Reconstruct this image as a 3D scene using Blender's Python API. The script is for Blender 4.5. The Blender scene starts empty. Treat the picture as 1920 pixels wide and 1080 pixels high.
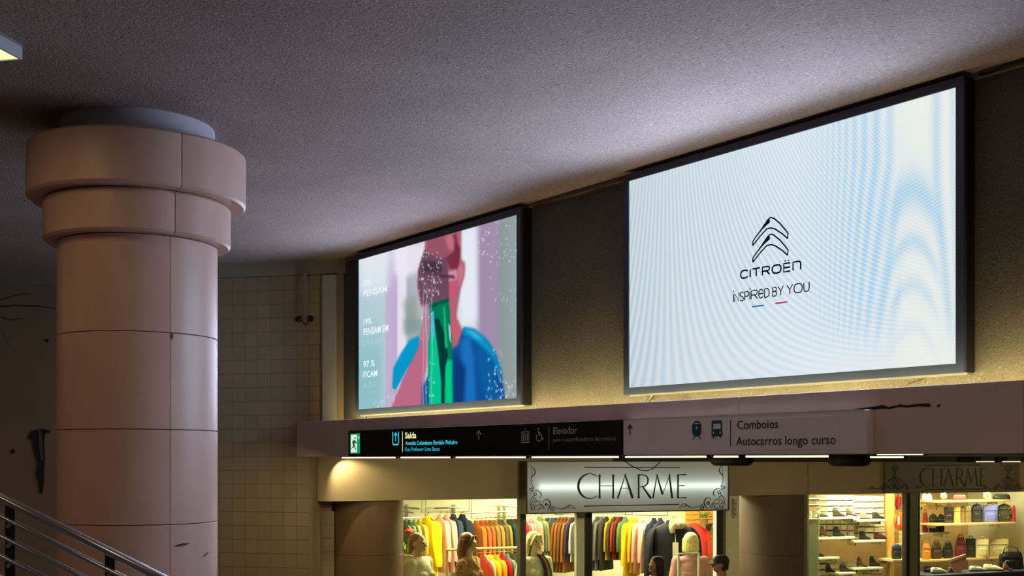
import bpy, math, random
import numpy as np
from mathutils import Matrix, Vector
random.seed(7); rng = np.random.RandomState(5)
SC = bpy.context.scene; COL = SC.collection
PI = math.pi
# ------------------------------------------------------------------ camera, world, light, exposure
F = 2198.0; CX = 960.0; HZ = 862.0           # focal length and horizon, in pixels of a 1920 wide frame
K = 0.68; EYE = 2.95; CEIL = EYE + 3.355*K
TH = math.atan2(1600.0, F)
cth, sth = math.cos(TH), math.sin(TH)
def W(r, z): return (-cth*z + sth*r, sth*z + cth*r)      # (right, ahead) of the camera -> world x, y
cam = bpy.data.cameras.new('camera'); camo = bpy.data.objects.new('camera', cam); COL.objects.link(camo)
cam.sensor_width = 36.0; cam.lens = F/1920*36; cam.shift_y = (HZ-540)/1920; cam.clip_end = 200
camo.location = (0, 0, EYE); camo.rotation_euler = (PI/2, 0, math.atan2(cth, sth))
SC.camera = camo
wd = bpy.data.worlds.new('world'); SC.world = wd; wd.use_nodes = True
wd.node_tree.nodes['Background'].inputs[0].default_value = (0.9, 0.72, 0.5, 1)
wd.node_tree.nodes['Background'].inputs[1].default_value = 0.05
SC.view_settings.view_transform = 'Standard'; SC.view_settings.look = 'None'
SC.view_settings.exposure = 0.0; SC.view_settings.gamma = 1.0; SC.view_settings.use_curve_mapping = False
LIGHTS = dict(screen_big=1.0, screen_small=1.05, big_glow=250.0, small_glow=155.0, hall=44.0, cove=20.0, soffit=5.0, under=14.0, spot=17.0, shop=118.0)
def area(name, loc, sx, sy, power, color, rot=(0,0,0), spread=PI):
    l = bpy.data.lights.new(name, 'AREA'); l.shape = 'RECTANGLE'; l.size = sx; l.size_y = sy
    l.energy = power; l.color = color; l.spread = spread
    o = bpy.data.objects.new(name, l); COL.objects.link(o); o.location = loc; o.rotation_euler = rot
    return o

# ------------------------------------------------------------------ frames: local x along, y into depth, z up
class Frame:
    def __init__(s, o, e):
        l = math.hypot(*e); s.e = (e[0]/l, e[1]/l); s.n = (-s.e[1], s.e[0]); s.o = o
        ex = W(*s.e); ny = W(*s.n); oo = W(*o)
        s.M = Matrix(((ex[0], ny[0], 0, oo[0]), (ex[1], ny[1], 0, oo[1]), (0, 0, 1, 0), (0, 0, 0, 1)))
        s.D = o[0]*s.n[0] + o[1]*s.n[1]; s.A = o[0]*s.e[0] + o[1]*s.e[1]
    def t(s, px, b): u = (px-CX)/F; return (s.D+b)/(s.n[0]*u + s.n[1])
    def a(s, px, b): u = (px-CX)/F; return s.t(px, b)*(s.e[0]*u + s.e[1]) - s.A
    def z(s, px, py, b): return EYE + (HZ-py)/F*s.t(px, b)
    def p(s, px, py, b): return Vector((s.a(px, b), b, s.z(px, py, b)))
    def at(s, a, b, z=0, rz=0): return s.M @ Matrix.Translation((a, b, z)) @ Matrix.Rotation(rz, 4, 'Z')
WF = Frame((0, 0), (sth, -cth))                       # main wall frame = world axes
CORNER = (-2.86*K, 19.63*K)
BF = Frame(CORNER, (0.976, -0.217))                   # slanting tiled wall
SF = Frame((-3.356*K, 19.74*K), (2.384, 1.0))         # shop front
CF = Frame((0, 0), (1, 0))                            # square to the camera (stairs, column)

# ------------------------------------------------------------------ materials
MATS = {}
def lin(c): 
    return tuple(((x/255.0)/12.92 if x/255.0 <= .04045 else ((x/255.0+.055)/1.055)**2.4) for x in c)
def mat(name, rgb, rough=.6, metal=0, bump=0, bscale=40, var=.08, vscale=6, emit=0, spec=.5, alpha=None, sheen=0, coat=0):
    if name in MATS: return MATS[name]
    m = bpy.data.materials.new(name); m.use_nodes = True; nt = m.node_tree; N = nt.nodes; L = nt.links
    b = N['Principled BSDF']; c = lin(rgb)
    b.inputs['Roughness'].default_value = rough; b.inputs['Metallic'].default_value = metal
    b.inputs['Specular IOR Level'].default_value = spec; b.inputs['Coat Weight'].default_value = coat
    tc = N.new('ShaderNodeTexCoord')
    if var:
        no = N.new('ShaderNodeTexNoise'); no.inputs['Scale'].default_value = vscale; no.inputs['Detail'].default_value = 4
        L.new(tc.outputs['Object'], no.inputs['Vector'])
        r = N.new('ShaderNodeValToRGB'); L.new(no.outputs['Fac'], r.inputs['Fac'])
        r.color_ramp.elements[0].position = .3; r.color_ramp.elements[1].position = .7
        r.color_ramp.elements[0].color = (*[x*(1-var) for x in c], 1); r.color_ramp.elements[1].color = (*[min(1, x*(1+var)) for x in c], 1)
        L.new(r.outputs['Color'], b.inputs['Base Color'])
    else: b.inputs['Base Color'].default_value = (*c, 1)
    if bump:
        nb = N.new('ShaderNodeTexNoise'); nb.inputs['Scale'].default_value = bscale; nb.inputs['Detail'].default_value = 6
        L.new(tc.outputs['Object'], nb.inputs['Vector'])
        bp = N.new('ShaderNodeBump'); bp.inputs['Strength'].default_value = bump; bp.inputs['Distance'].default_value = .01
        L.new(nb.outputs['Fac'], bp.inputs['Height']); L.new(bp.outputs['Normal'], b.inputs['Normal'])
    if emit: b.inputs['Emission Color'].default_value = (*c, 1); b.inputs['Emission Strength'].default_value = emit
    if alpha is not None: b.inputs['Alpha'].default_value = alpha
    MATS[name] = m; return m
def emat(name, col, strength):
    if name in MATS: return MATS[name]
    m = bpy.data.materials.new(name); m.use_nodes = True; nt = m.node_tree
    for n in list(nt.nodes): nt.nodes.remove(n)
    e = nt.nodes.new('ShaderNodeEmission'); o = nt.nodes.new('ShaderNodeOutputMaterial')
    e.inputs[0].default_value = (*col, 1); e.inputs[1].default_value = strength
    nt.links.new(e.outputs[0], o.inputs[0]); MATS[name] = m; return m
def speckle(name, rgb, dark, light, scale=90, bump=.5, rough=.9, big=.12, amt=.5):
    """rough concrete: fine pale and dark grains, pits and a broad cloudy tone"""
    m = mat(name, rgb, rough=rough, var=0, spec=.2); nt = m.node_tree; N = nt.nodes; L = nt.links; b = N['Principled BSDF']
    tc = N.new('ShaderNodeTexCoord')
    def noise(s, d, rg=.6):
        n = N.new('ShaderNodeTexNoise'); n.inputs['Scale'].default_value = s; n.inputs['Detail'].default_value = d
        n.inputs['Roughness'].default_value = rg; L.new(tc.outputs['Object'], n.inputs['Vector']); return n
    def ramp(src, stops):
        r = N.new('ShaderNodeValToRGB'); L.new(src, r.inputs['Fac']); e = r.color_ramp.elements
        e[0].position, e[0].color = stops[0][0], (*stops[0][1], 1); e[1].position, e[1].color = stops[-1][0], (*stops[-1][1], 1)
        for p, c in stops[1:-1]:
            k = e.new(p); k.color = (*c, 1)
        return r
    c = lin(rgb)
    f = noise(scale, 3, .7)
    r1 = ramp(f.outputs['Fac'], [(.30, lin(dark)), (.42, c), (.58, c), (.70, lin(light))])
    g = noise(1.1, 3); r2 = ramp(g.outputs['Fac'], [(.3, (1-big,)*3), (.7, (1+big,)*3)])
    pit = N.new('ShaderNodeTexVoronoi'); pit.inputs['Scale'].default_value = 9; L.new(tc.outputs['Object'], pit.inputs['Vector'])
    r3 = ramp(pit.outputs['Distance'], [(.035, (.35,)*3), (.07, (1,)*3)])
    m1 = N.new('ShaderNodeMixRGB'); m1.blend_type = 'MULTIPLY'; m1.inputs[0].default_value = 1
    m2 = N.new('ShaderNodeMixRGB'); m2.blend_type = 'MULTIPLY'; m2.inputs[0].default_value = 1
    m0 = N.new('ShaderNodeMixRGB'); m0.inputs[0].default_value = amt; m0.inputs[1].default_value = (*c, 1)
    L.new(r1.outputs[0], m0.inputs[2])
    L.new(m0.outputs[0], m1.inputs[1]); L.new(r2.outputs[0], m1.inputs[2]); L.new(m1.outputs[0], m2.inputs[1]); L.new(r3.outputs[0], m2.inputs[2])
    L.new(m2.outputs[0], b.inputs['Base Color'])
    bp = N.new('ShaderNodeBump'); bp.inputs['Strength'].default_value = bump; bp.inputs['Distance'].default_value = .012
    L.new(f.outputs['Fac'], bp.inputs['Height']); L.new(bp.outputs['Normal'], b.inputs['Normal'])
    return m

# ------------------------------------------------------------------ mesh builder
class MB:
    def __init__(s): s.v = []; s.f = []; s.smooth = False
    def add(s, vs, fs, M=None):
        o = len(s.v)
        for p in vs: s.v.append(tuple(M @ Vector(p)) if M is not None else tuple(p))
        for f in fs: s.f.append(tuple(i+o for i in f))
        return s
    def box(s, lo, hi, M=None, bev=0):
        x0, y0, z0 = lo; x1, y1, z1 = hi
        if bev <= 0:
            vs = [(x0,y0,z0),(x1,y0,z0),(x1,y1,z0),(x0,y1,z0),(x0,y0,z1),(x1,y0,z1),(x1,y1,z1),(x0,y1,z1)]
            fs = [(0,3,2,1),(4,5,6,7),(0,1,5,4),(1,2,6,5),(2,3,7,6),(3,0,4,7)]
            return s.add(vs, fs, M)
        b = bev; vs = []; idx = {}
        for i, X in enumerate(((x0, x0+b), (x1, x1-b))):
            for j, Y in enumerate(((y0, y0+b), (y1, y1-b))):
                for k, Z in enumerate(((z0, z0+b), (z1, z1-b))):
                    idx[i,j,k] = len(vs); vs += [(X[0], Y[1], Z[1]), (X[1], Y[0], Z[1]), (X[1], Y[1], Z[0])]
        I = lambda i,j,k,a: idx[i,j,k]+a
        fs = []
        for i in (0,1):
            q = [I(i,0,0,0), I(i,1,0,0), I(i,1,1,0), I(i,0,1,0)]; fs.append(q if i else q[::-1])
            q = [I(0,i,0,1), I(0,i,1,1), I(1,i,1,1), I(1,i,0,1)]; fs.append(q if i else q[::-1])
            q = [I(0,0,i,2), I(1,0,i,2), I(1,1,i,2), I(0,1,i,2)]; fs.append(q if i else q[::-1])
        for j in (0,1):
            for k in (0,1):
                q = [I(0,j,k,1), I(1,j,k,1), I(1,j,k,2), I(0,j,k,2)]; fs.append(q if (j==1)==(k==1) and False else q)
                q = [I(j,0,k,0), I(j,1,k,0), I(j,1,k,2), I(j,0,k,2)]; fs.append(q)
                q = [I(j,k,0,0), I(j,k,1,0), I(j,k,1,1), I(j,k,0,1)]; fs.append(q)
                for i in (0,1): fs.append([I(i,j,k,0), I(i,j,k,1), I(i,j,k,2)])
        return s.add(vs, [tuple(f) for f in fs], M)
    def rings(s, rs, M=None, cap=True, closed=False):
        n = len(rs[0]); vs = [p for r in rs for p in r]; fs = []
        m = len(rs)
        for i in range(m if closed else m-1):
            for j in range(n):
                a = i*n+j; b = i*n+(j+1) % n; c = ((i+1) % m)*n+(j+1) % n; d = ((i+1) % m)*n+j
                fs.append((a, b, c, d))
        if cap and not closed: fs.append(tuple(range(n))[::-1]); fs.append(tuple(range((m-1)*n, m*n)))
        return s.add(vs, fs, M)
    def lathe(s, prof, seg=24, M=None, c=(0,0), cap=True):
        return s.rings([[(c[0]+r*math.cos(2*PI*k/seg), c[1]+r*math.sin(2*PI*k/seg), z) for k in range(seg)] for r, z in prof], M, cap)
    def tube(s, pts, r, seg=8, M=None):
        pts = [Vector(p) for p in pts]; rr = r if hasattr(r, '__len__') else [r]*len(pts)
        t0 = (pts[1]-pts[0]).normalized(); up = Vector((0,0,1)) if abs(t0.z) < .9 else Vector((1,0,0))
        x = t0.cross(up).normalized(); rs = []
        for i, p in enumerate(pts):
            t = (pts[min(i+1, len(pts)-1)]-pts[max(i-1, 0)]).normalized()
            x = (x - t*x.dot(t)).normalized(); y = t.cross(x)
            rs.append([tuple(p + (x*math.cos(2*PI*k/seg) + y*math.sin(2*PI*k/seg))*rr[i]) for k in range(seg)])
        return s.rings(rs, M)
    def ell(s, c, r, seg=12, nr=8, M=None):
        rs = []
        for i in range(1, nr):
            a = -PI/2+PI*i/nr
            rs.append([(c[0]+r[0]*math.cos(a)*math.cos(2*PI*k/seg), c[1]+r[1]*math.cos(a)*math.sin(2*PI*k/seg), c[2]+r[2]*math.sin(a)) for k in range(seg)])
        return s.rings(rs, M)
    def limb(s, p0, p1, r0, r1, seg=10):
        p0 = Vector(p0); p1 = Vector(p1); s.tube([p0, p0.lerp(p1,.5), p1], [r0, (r0+r1)/2, r1], seg)
        s.ell(p0, (r0,)*3, seg, 6); return s.ell(p1, (r1,)*3, seg, 6)
    def poly(s, pts, d, y=0, M=None):
        """flat outline in x,z, front face at y, thickness d behind it"""
        n = len(pts)
        a = sum(pts[i][0]*pts[(i+1)%n][1]-pts[(i+1)%n][0]*pts[i][1] for i in range(n))
        if a < 0: pts = pts[::-1]
        vs = [(p[0], y, p[1]) for p in pts]+[(p[0], y+d, p[1]) for p in pts]
        fs = [tuple(range(n)), tuple(range(n, 2*n))[::-1]]+[((i+1)%n, i, i+n, (i+1)%n+n) for i in range(n)]
        return s.add(vs, fs, M)
    def stroke(s, pts, w, d=.002, y=0, M=None):
        """ribbon along a polyline in x,z with width w (number or list)"""
        n = len(pts); ww = w if hasattr(w, '__len__') else [w]*n
        L = []; R = []
        for i in range(n):
            a = pts[max(i-1, 0)]; b = pts[min(i+1, n-1)]; dx, dz = b[0]-a[0], b[1]-a[1]; l = math.hypot(dx, dz) or 1
            nx, nz = -dz/l*ww[i]/2, dx/l*ww[i]/2
            L.append((pts[i][0]+nx, pts[i][1]+nz)); R.append((pts[i][0]-nx, pts[i][1]-nz))
        vs = [(p[0], y, p[1]) for p in L+R]+[(p[0], y+d, p[1]) for p in L+R]; fs = []
        for i in range(n-1):
            fs += [(i, i+n, i+n+1, i+1), (2*n+i, 2*n+i+1, 3*n+i+1, 3*n+i), (i, i+1, 2*n+i+1, 2*n+i), (n+i, 3*n+i, 3*n+i+1, n+i+1)]
        fs += [(0, 2*n, 3*n, n), (n-1, 2*n-1, 4*n-1, 3*n-1)]
        return s.add(vs, fs, M)
    def mesh(s, name, smooth=None):
        me = bpy.data.meshes.new(name); me.from_pydata(s.v, [], s.f); me.validate(); 
        import bmesh
        bm = bmesh.new(); bm.from_mesh(me); bmesh.ops.recalc_face_normals(bm, faces=bm.faces); bm.to_mesh(me); bm.free()
        sm = s.smooth if smooth is None else smooth
        if sm: 
            me.shade_smooth()
            if sm != 'all':
                me.set_sharp_from_angle(angle=math.radians(38))
        return me
    def build(s, name, m, parent=None, M=None, smooth=None, **tags):
        return link(name, s.mesh(name, smooth), m, parent, M, **tags)
def link(name, me, m, parent=None, M=None, **tags):
    o = bpy.data.objects.new(name, me); COL.objects.link(o)
    if m is not None:
        if len(me.materials) == 0: me.materials.append(None)
        o.material_slots[0].link = 'OBJECT'; o.material_slots[0].material = m
    if parent is not None: o.parent = parent
    if M is not None:
        if parent is None: o.matrix_world = M
        else: o.matrix_local = M
    for k, v in tags.items(): o[k] = v
    return o
def thing(name, label, cat, M, group=None):
    o = bpy.data.objects.new(name, None); COL.objects.link(o); o.matrix_world = M; o.empty_display_size = .1
    o['label'] = label; o['category'] = cat
    if group: o['group'] = group
    return o
def struct(name, mb, m, M=None, parent=None, **k): 
    return mb.build(name, m, parent, M, kind='structure', **k) if parent is None else mb.build(name, m, parent, M, **k)
def text_mesh(s, bold=0):
    cu = bpy.data.curves.new('t', 'FONT'); cu.body = s; cu.size = 1; cu.resolution_u = 3; cu.offset = bold
    o = bpy.data.objects.new('t', cu); COL.objects.link(o); bpy.context.view_layer.update()
    me = bpy.data.meshes.new_from_object(o); bpy.data.objects.remove(o); bpy.data.curves.remove(cu)
    co = np.empty(len(me.vertices)*3, dtype=np.float32); me.vertices.foreach_get('co', co); co = co.reshape(-1, 3)
    return me, co
def fit_text(name, s, fr, x0, x1, base, cap, b, m, parent, inv, bold=0, thin=None):
    """letters between image columns x0..x1 on the plane at depth b of frame fr; base = baseline row at x0, cap = capital height in pixels"""
    me, co = text_mesh(s, bold)
    a0, a1 = fr.a(x0, b), fr.a(x1, b); zb = fr.z(x0, base, b); h = cap/F*fr.t(x0, b)
    xs = co[:,0]; sx = (a1-a0)/max(1e-6, xs.max()-xs.min()); sz = h/.727
    out = np.stack([a0+(xs-xs.min())*sx, np.full(len(xs), b-.0035), zb+co[:,1]*sz], 1)
    me.vertices.foreach_set('co', out.astype(np.float32).ravel())
    me.transform(inv); me.update()
    return link(name, me, m, parent)
# ================================================================== STRUCTURE
WALLY = 9.27*K; SCRY = 9.1*K; FASY = 8.70*K; SIGY = FASY-.065
SOFF = EYE+.045
M_ceil = speckle('rough_concrete', (168,147,142), (82,70,68), (218,198,192), scale=55, bump=.9, big=.1, amt=.8)
M_wall = speckle('sprayed_wall', (92,86,80), (44,40,36), (140,132,118), scale=60, bump=.5, big=.2, amt=.6)
M_plaster = mat('dim_plaster', (156,134,104), rough=.8, var=.1, vscale=1.2, bump=.15, bscale=8)
M_stone = mat('pink_stone', (218,178,168), rough=.40, var=.05, vscale=3.5, bump=.06, bscale=30, spec=.5)
M_fascia = mat('fascia_stone', (226,202,192), rough=.5, var=.07, vscale=2.5, bump=.08, bscale=30)
M_lintel = mat('lintel_plaster', (176,158,120), rough=.6, var=.06, vscale=2, bump=.08, bscale=14)
M_core = mat('joint_dark', (58,44,36), rough=.9, var=0)
M_black = mat('black_metal', (16,17,22), rough=.4, var=0)
M_navy = mat('navy_metal', (46,54,76), rough=.42, var=0)
M_floor = mat('floor_stone', (120,112,102), rough=.4, var=.1)
M_dark = mat('dark_header', (52,46,40), rough=.7, var=0)

corn = W(*CORNER)
bx = MB().box((-32, -9, -.2), (9, 22, 0)); struct('floor', bx, M_floor)
bx = MB().box((-32, -9, CEIL), (9, 22, CEIL+.25)); struct('ceiling', bx, M_ceil)
# wall that carries the screens: hangs above the soffit
bx = MB().box((corn[0]-.2, WALLY, SOFF+.12), (9, WALLY+.3, CEIL)); struct('wall_front', bx, M_wall)
# soffit slab over the shop entrances, back from the fascia
bx = MB().box((-13.6, FASY+.02, SOFF), (9, 22, SOFF+.12)); struct('ceiling_lower', bx, M_dark)
bx = MB().box((-32, -9.2, 0), (9, -9, CEIL)); struct('wall_rear', bx, M_plaster)
bx = MB().box((9, -9, 0), (9.2, 22, CEIL)); struct('wall_right', bx, M_plaster)
# slanting tiled wall
aE = BF.a(586, 0)
wl = MB().box((-16, .0, 0), (aE, .25, EYE)).box((-16, .0, EYE), (aE, .25, EYE+.06)).box((-16, .0, EYE+.06), (.35, .25, CEIL)); wall_left = struct('wall_left', wl, M_plaster, BF.M)
TM = [mat('tile_%s' % n, c, rough=.45, var=.06, vscale=3) for n, c in (('khaki', (158,140,108)), ('sand', (162,142,111)), ('olive', (155,139,107)))]
ts = 26/F*BF.t(520, 0); me_t = MB().box((0,-.008,0), (ts-.0035, 0, ts-.0035), bev=.001).mesh('tile')
aL = BF.a(388, 0); ztop = BF.z(520, 518, 0); aR = BF.a(606, 0)
nrow = 22; zb0 = ztop-nrow*ts
k = 0
for r in range(nrow):
    z0 = zb0+r*ts
    ncol = int(round((aR-aL)/ts))
    for c in range(ncol):
        if z0 < EYE and aR-(int(round((aR-aL)/ts))-c)*ts+ts > aE+.02: continue
        o = link('tile', me_t, TM[rng.choice(3, p=(.45,.3,.25))], wall_left, Matrix.Translation((aR-(int(round((aR-aL)/ts))-c)*ts, -rng.uniform(0,.0025), z0)))
zc = BF.z(520, 502, 0)
bx = MB().box((-16, -.03, ztop+.005), (.2, 0, zc+.03)).box((-16, -.055, zc+.03), (.2, 0, CEIL)); struct('trim_1', bx, mat('cornice', (150,142,122), rough=.6, var=.05), BF.M)
bx = MB().box((BF.a(607,0), -.06, BF.z(620,790,0)), (BF.a(634,0), 0, ztop-.01), bev=.006)
struct('trim_2', bx, mat('pilaster_grey', (168,166,162), rough=.5, var=.04), BF.M)
# thin moulding at the head of the screen wall
bx = MB().box((corn[0]+.1, WALLY-.03, CEIL-.035), (8.9, WALLY, CEIL)); struct('trim_3', bx, mat('head_moulding', (120,108,96), rough=.7))

# peeled patch, hanging strip and frond on the dark left wall
def blob(pts, name, label, cat, m, fr, b, d=.012):
    P = [fr.p(x, y, b) for x, y in pts]; c = P[0].copy()
    o = MB().poly([(p.x-c.x, p.z-c.z) for p in P], d).build(name, m, None, fr.M @ Matrix.Translation(c)); o['label'] = label; o['category'] = cat; return o
M_stain = mat('old_stain', (46,42,40), rough=.9, var=.3, vscale=14)
st = [(54,815),(60,807),(72,806),(76,804),(92,806),(94,811),(84,813),(82,822),(83,860),(82,900),(79,925),(75,925),(72,905),(67,890),(70,868),(64,852),(61,838),(60,826),(52,822)]
P = [BF.p(x, y, -.012) for x, y in st]
MB().poly([(p.x, p.z) for p in P], .012, y=-.012).build('stain_patch', M_stain, wall_left)
P = [BF.p(x, y, -.018) for x, y in [(72,806),(76,806),(79,830),(80,862),(77,864),(73,838)]]
MB().poly([(p.x, p.z) for p in P], .006, y=-.018).build('peeling_strip', mat('peeled_paint', (92,94,86), rough=.8), wall_left)
for (x, y, w) in ((88,638,4),(24,846,5)):
    P = [BF.p(x+w*math.cos(q)*(1 if i%2 else .6), y+w*.9*math.sin(q), -.01) for i, q in enumerate(np.linspace(0, 2*PI, 8)[:-1])]
    MB().poly([(p.x, p.z) for p in P], .01, y=-.01).build('chip', M_stain, wall_left)
# a plant frond that reaches in from the left, in front of the wall
fb = -2.2; root = BF.p(-60, 560, fb)
fr_ = thing('hanging_plant', 'dark green arching plant fronds at the left edge in front of the tiled wall', 'plant', BF.M @ Matrix.Translation(root))
M_leaf = mat('dark_leaf', (52,62,40), rough=.5, var=.2)
def leafblade(pts, w):
    mb = MB(); V = [BF.p(x, y, fb)-root for x, y in pts]
    L_, R_ = [], []
    for i, p in enumerate(V):
        ww = w*math.sin(PI*min(1, .12+.88*(i/(len(V)-1))))+.002
        L_.append((p.x, p.y-ww, p.z)); R_.append((p.x+ww*.3, p.y+ww*.2, p.z-ww))
    n = len(V); mb.add(L_+R_+[(q[0], q[1]+.004, q[2]+.004) for q in L_+R_], [(i, i+1, n+i+1, n+i) for i in range(n-1)]+[(2*n+i+1, 2*n+i, 3*n+i, 3*n+i+1) for i in range(n-1)])
    return mb
for pts, w in (([(-60,560),(-20,575),(-4,592),(6,618),(14,640),(24,662)], .045), ([(-60,560),(-20,566),(8,560),(40,551),(60,551)], .008), ([(-60,560),(-10,575),(30,572),(75,574),(110,580)], .009), ([(-60,565),(-10,590),(20,600),(45,596)], .008)):
    leafblade(pts, w).build('frond', M_leaf, fr_)

# ceiling lamp at upper left
Hh = 2.281-.075; tl = Hh*F/(HZ-110); Rl = (42-CX)/F*tl
a0 = (Rl*BF.e[0]+tl*BF.e[1])-BF.A; b0 = (Rl*BF.n[0]+tl*BF.n[1])-BF.D
def ceiling_lamp(a, b, label, power=0):
    t = thing('ceiling_lamp', label, 'ceiling light', BF.M @ Matrix.Translation((a, b, CEIL-.082)), 'fluorescent ceiling boxes')
    f = MB(); w = .62; l = 1.25; e = .012
    f.box((-w, -l, .03), (0, -l+e, .082)).box((-w, -e, .0), (0, 0, .082)).box((-w, -l+e, .0), (-w+e, -e, .082)).box((-e, -l+e, 0), (0, -e, .082)).box((-w, -l, .07), (0, 0, .08))
    f.build('lamp_frame', mat('white_enamel', (205,205,215), rough=.4, var=0), t)
    MB().box((-w+e, -l+e, .006), (-e, -e, .014)).build('lamp_diffuser', emat('lamp_glow', (1.0, .80, .36), 1.5), t)
    return t
ceiling_lamp(a0, b0, 'flat white box lamp with yellow glowing diffuser on the ceiling at the upper left')
# added ambient lights, unseen behind and beside the viewer; first at the box lamp
for (x, y, p) in ((-6.9, .9, .10), (-2.5, -3.5, .8), (-9.5, -2.6, .3), (1.6, 1.6, 2.2), (-14.5, -3.0, .6)):
    area('hall_lamp_light', (x, y, CEIL-.12), .6, 1.2, LIGHTS['hall']*p, (1.0, .70, .40), (0,0,TH))

# ------------------------------------------------------------------ round column
ct = 8.55*K/.72; cr = (260-CX)/F*ct; kk = K/.72
colM = CF.M @ Matrix.Translation((cr, ct, 0))
col = thing('column', 'big round pink stone column with a two-step wider capital, in the left foreground', 'column', colM)
R0, R1, R2 = .535*kk*1.0, .655*kk, .765*kk
R0 = .56*kk
hz = [0, EYE-2.29, EYE-1.67, EYE-1.06, EYE-.425, EYE+.197, EYE+.831, EYE+1.50*.95+.035]
zL0 = EYE+1.55*kk; zL1 = EYE+1.85*kk; zU1 = EYE+2.235*kk
hz[-1] = zL0+.0
seam = math.atan2(-ct, -cr)+math.radians(22)     # seam seen right of the middle, facing the viewer
def sector(a0, a1, r, ri, z0, z1, g=.004, bev=.006, n=14):
    a0 += g/r; a1 -= g/r; mb = MB(); prof = [(ri, z0+g), (r-bev, z0+g), (r, z0+g+bev), (r, z1-g-bev), (r-bev, z1-g), (ri, z1-g)]
    rs = []
    for i in range(n+1):
        a = a0+(a1-a0)*i/n; e = bev if i in (0, n) else 0
        rs.append([((p-(e if p > ri else 0))*math.cos(a), (p-(e if p > ri else 0))*math.sin(a), z) for p, z in prof])
    mb.rings(rs); return mb
MB().lathe([(R0-.03, 0), (R0-.03, zL0+.05), (R1-.03, zL0+.05), (R1-.03, zL1+.03), (R2-.04, zL1+.03), (R2-.04, zU1-.01)], 40).build('core', M_core, col, smooth=True)
for i in range(len(hz)-1):
    for j in range(3):
        sector(seam+j*2*PI/3, seam+(j+1)*2*PI/3, R0, R0-.045, hz[i], hz[i+1], .0022, .003).build('stone_panel', M_stone, col, smooth=True)
for (r, z0, z1) in ((R1, zL0, zL1), (R2, zL1, zU1)):
    for j in range(3):
        sector(seam+j*2*PI/3, seam+(j+1)*2*PI/3, r, R0-.04 if r == R1 else R1-.05, z0, z1, .003, .016).build('capital_panel', M_stone, col, smooth=True)
MB().lathe([(R0-.02, zU1-.02), (R0-.02, CEIL)], 48).build('neck', mat('neck_paint', (196,190,205), rough=.6, var=.03), col, smooth=True)
for (x, y, w, h, q) in ((335,1024,15,2.5,-.1),(378,1047,12,1.6,-.4),(317,628,2,7,0)):
    t_ = ct-R0*.93; a_ = (x-CX)/F
    # scuffs lie on the curved stone
    dxc = a_*ct-cr; 
    ang = math.asin(max(-.95, min(.95, (x-260)/145.0)))+math.atan2(-cr, ct)
    pts = []
    for s_ in np.linspace(-1, 1, 7):
        an = ang+s_*w/F*ct/R0
        for_z = EYE+(HZ-y-s_*q*w)/F*(ct-R0*.9)
        pts.append(((R0+.0012)*math.sin(an), -(R0+.0012)*math.cos(an), for_z, h/F*ct*math.cos(s_*1.45)))
    mb = MB(); n = len(pts)
    mb.add([(p[0], p[1], p[2]+p[3]) for p in pts]+[(p[0], p[1], p[2]-p[3]) for p in pts], [(i, i+1, n+i+1, n+i) for i in range(n-1)])
    mb.build('scuff', mat('scuff_mark', (84,58,52), rough=.8), col)

# ------------------------------------------------------------------ fascia beam
zf0, zf1 = EYE+.034, EYE+.0585*FASY/.8085+.0
xl = WF.a(556, FASY); xr = 6.0
fas = MB().box((xl+.01, FASY+.02, zf0+.01), (xr, FASY+.05, zf1-.005)).box((xl+.01, FASY+.02, zf0+.01), (xl+.04, WALLY+.6, zf1-.02))
fascia = struct('trim_4', fas, M_core)
seams = [xl, WF.a(790, FASY), WF.a(1025, FASY), WF.a(1385, FASY), WF.a(1385, FASY)+2.05]
while seams[-1] < xr: seams.append(seams[-1]+2.05)
for i in range(len(seams)-1):
    MB().box((seams[i]+.0015, FASY, zf0), (min(seams[i+1], xr)-.0015, FASY+.03, zf1), bev=.003).build('stone_panel', M_fascia, fascia)
MB().box((xl, FASY+.03, zf1-.025), (xr, FASY+.12, zf1)).build('top_lip', M_fascia, fascia)
# cove floor behind the fascia
MB().box((xl+.05, FASY+.12, SOFF+.12), (xr, WALLY, SOFF+.14)).build('cove_tray', M_core, fascia)
P = [WF.p(x, y, FASY-.002) for x, y in [(1640,762),(1655,759),(1665,763),(1682,760),(1686,758),(1700,760),(1722,757),(1740,756),(1746,759),(1742,763),(1722,762),(1700,764),(1685,763),(1668,767),(1655,766),(1638,768),(1600,770),(1600,767)]]
c_ = P[0]; MB().poly([(p.x, p.z) for p in P], .002, y=FASY-.002).build('dark_repair', M_stain, fascia)
P = [WF.p(x, y, FASY-.002) for x, y in [(1757,760),(1763,757),(1762,762),(1758,764)]]
MB().poly([(p.x, p.z) for p in P], .002, y=FASY-.002).build('dark_repair', M_stain, fascia)
# cove tubes that light the wall from behind the fascia
def tube_lamp(x0, x1, y, z, label, glow, group, h=.035):
    t = thing('tube_lamp', label, 'tube light', Matrix.Translation(((x0+x1)/2, y, z)), group)
    l = (x1-x0)/2
    MB().box((-l, -.02, .012), (l, .02, h)).build('housing', mat('lamp_housing', (120,112,90), rough=.4, var=0), t)
    mb = MB().tube([(-l+.02,0,0), (l-.02,0,0)], .006, 8); mb.build('glow_tube', glow, t)
    for q_ in (-l, l-.02): MB().box((q_, -.009, -.008), (q_+.02, .009, .014)).build('socket', M_navy, t)
    return t
for i, (u0, u1) in enumerate(((640, 900), (900, 1240), (1240, 1640), (1640, 2100))):
    X0, X1 = WF.a(u0, FASY+.2), WF.a(u1, FASY+.2)
    l_ = area('cove_light', ((X0+X1)/2, FASY+.14, zf1-.06), X1-X0-.05, .05, LIGHTS['cove']*(X1-X0)/2, (1.0, .82, .34), (math.radians(102), 0, 0))
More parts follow.
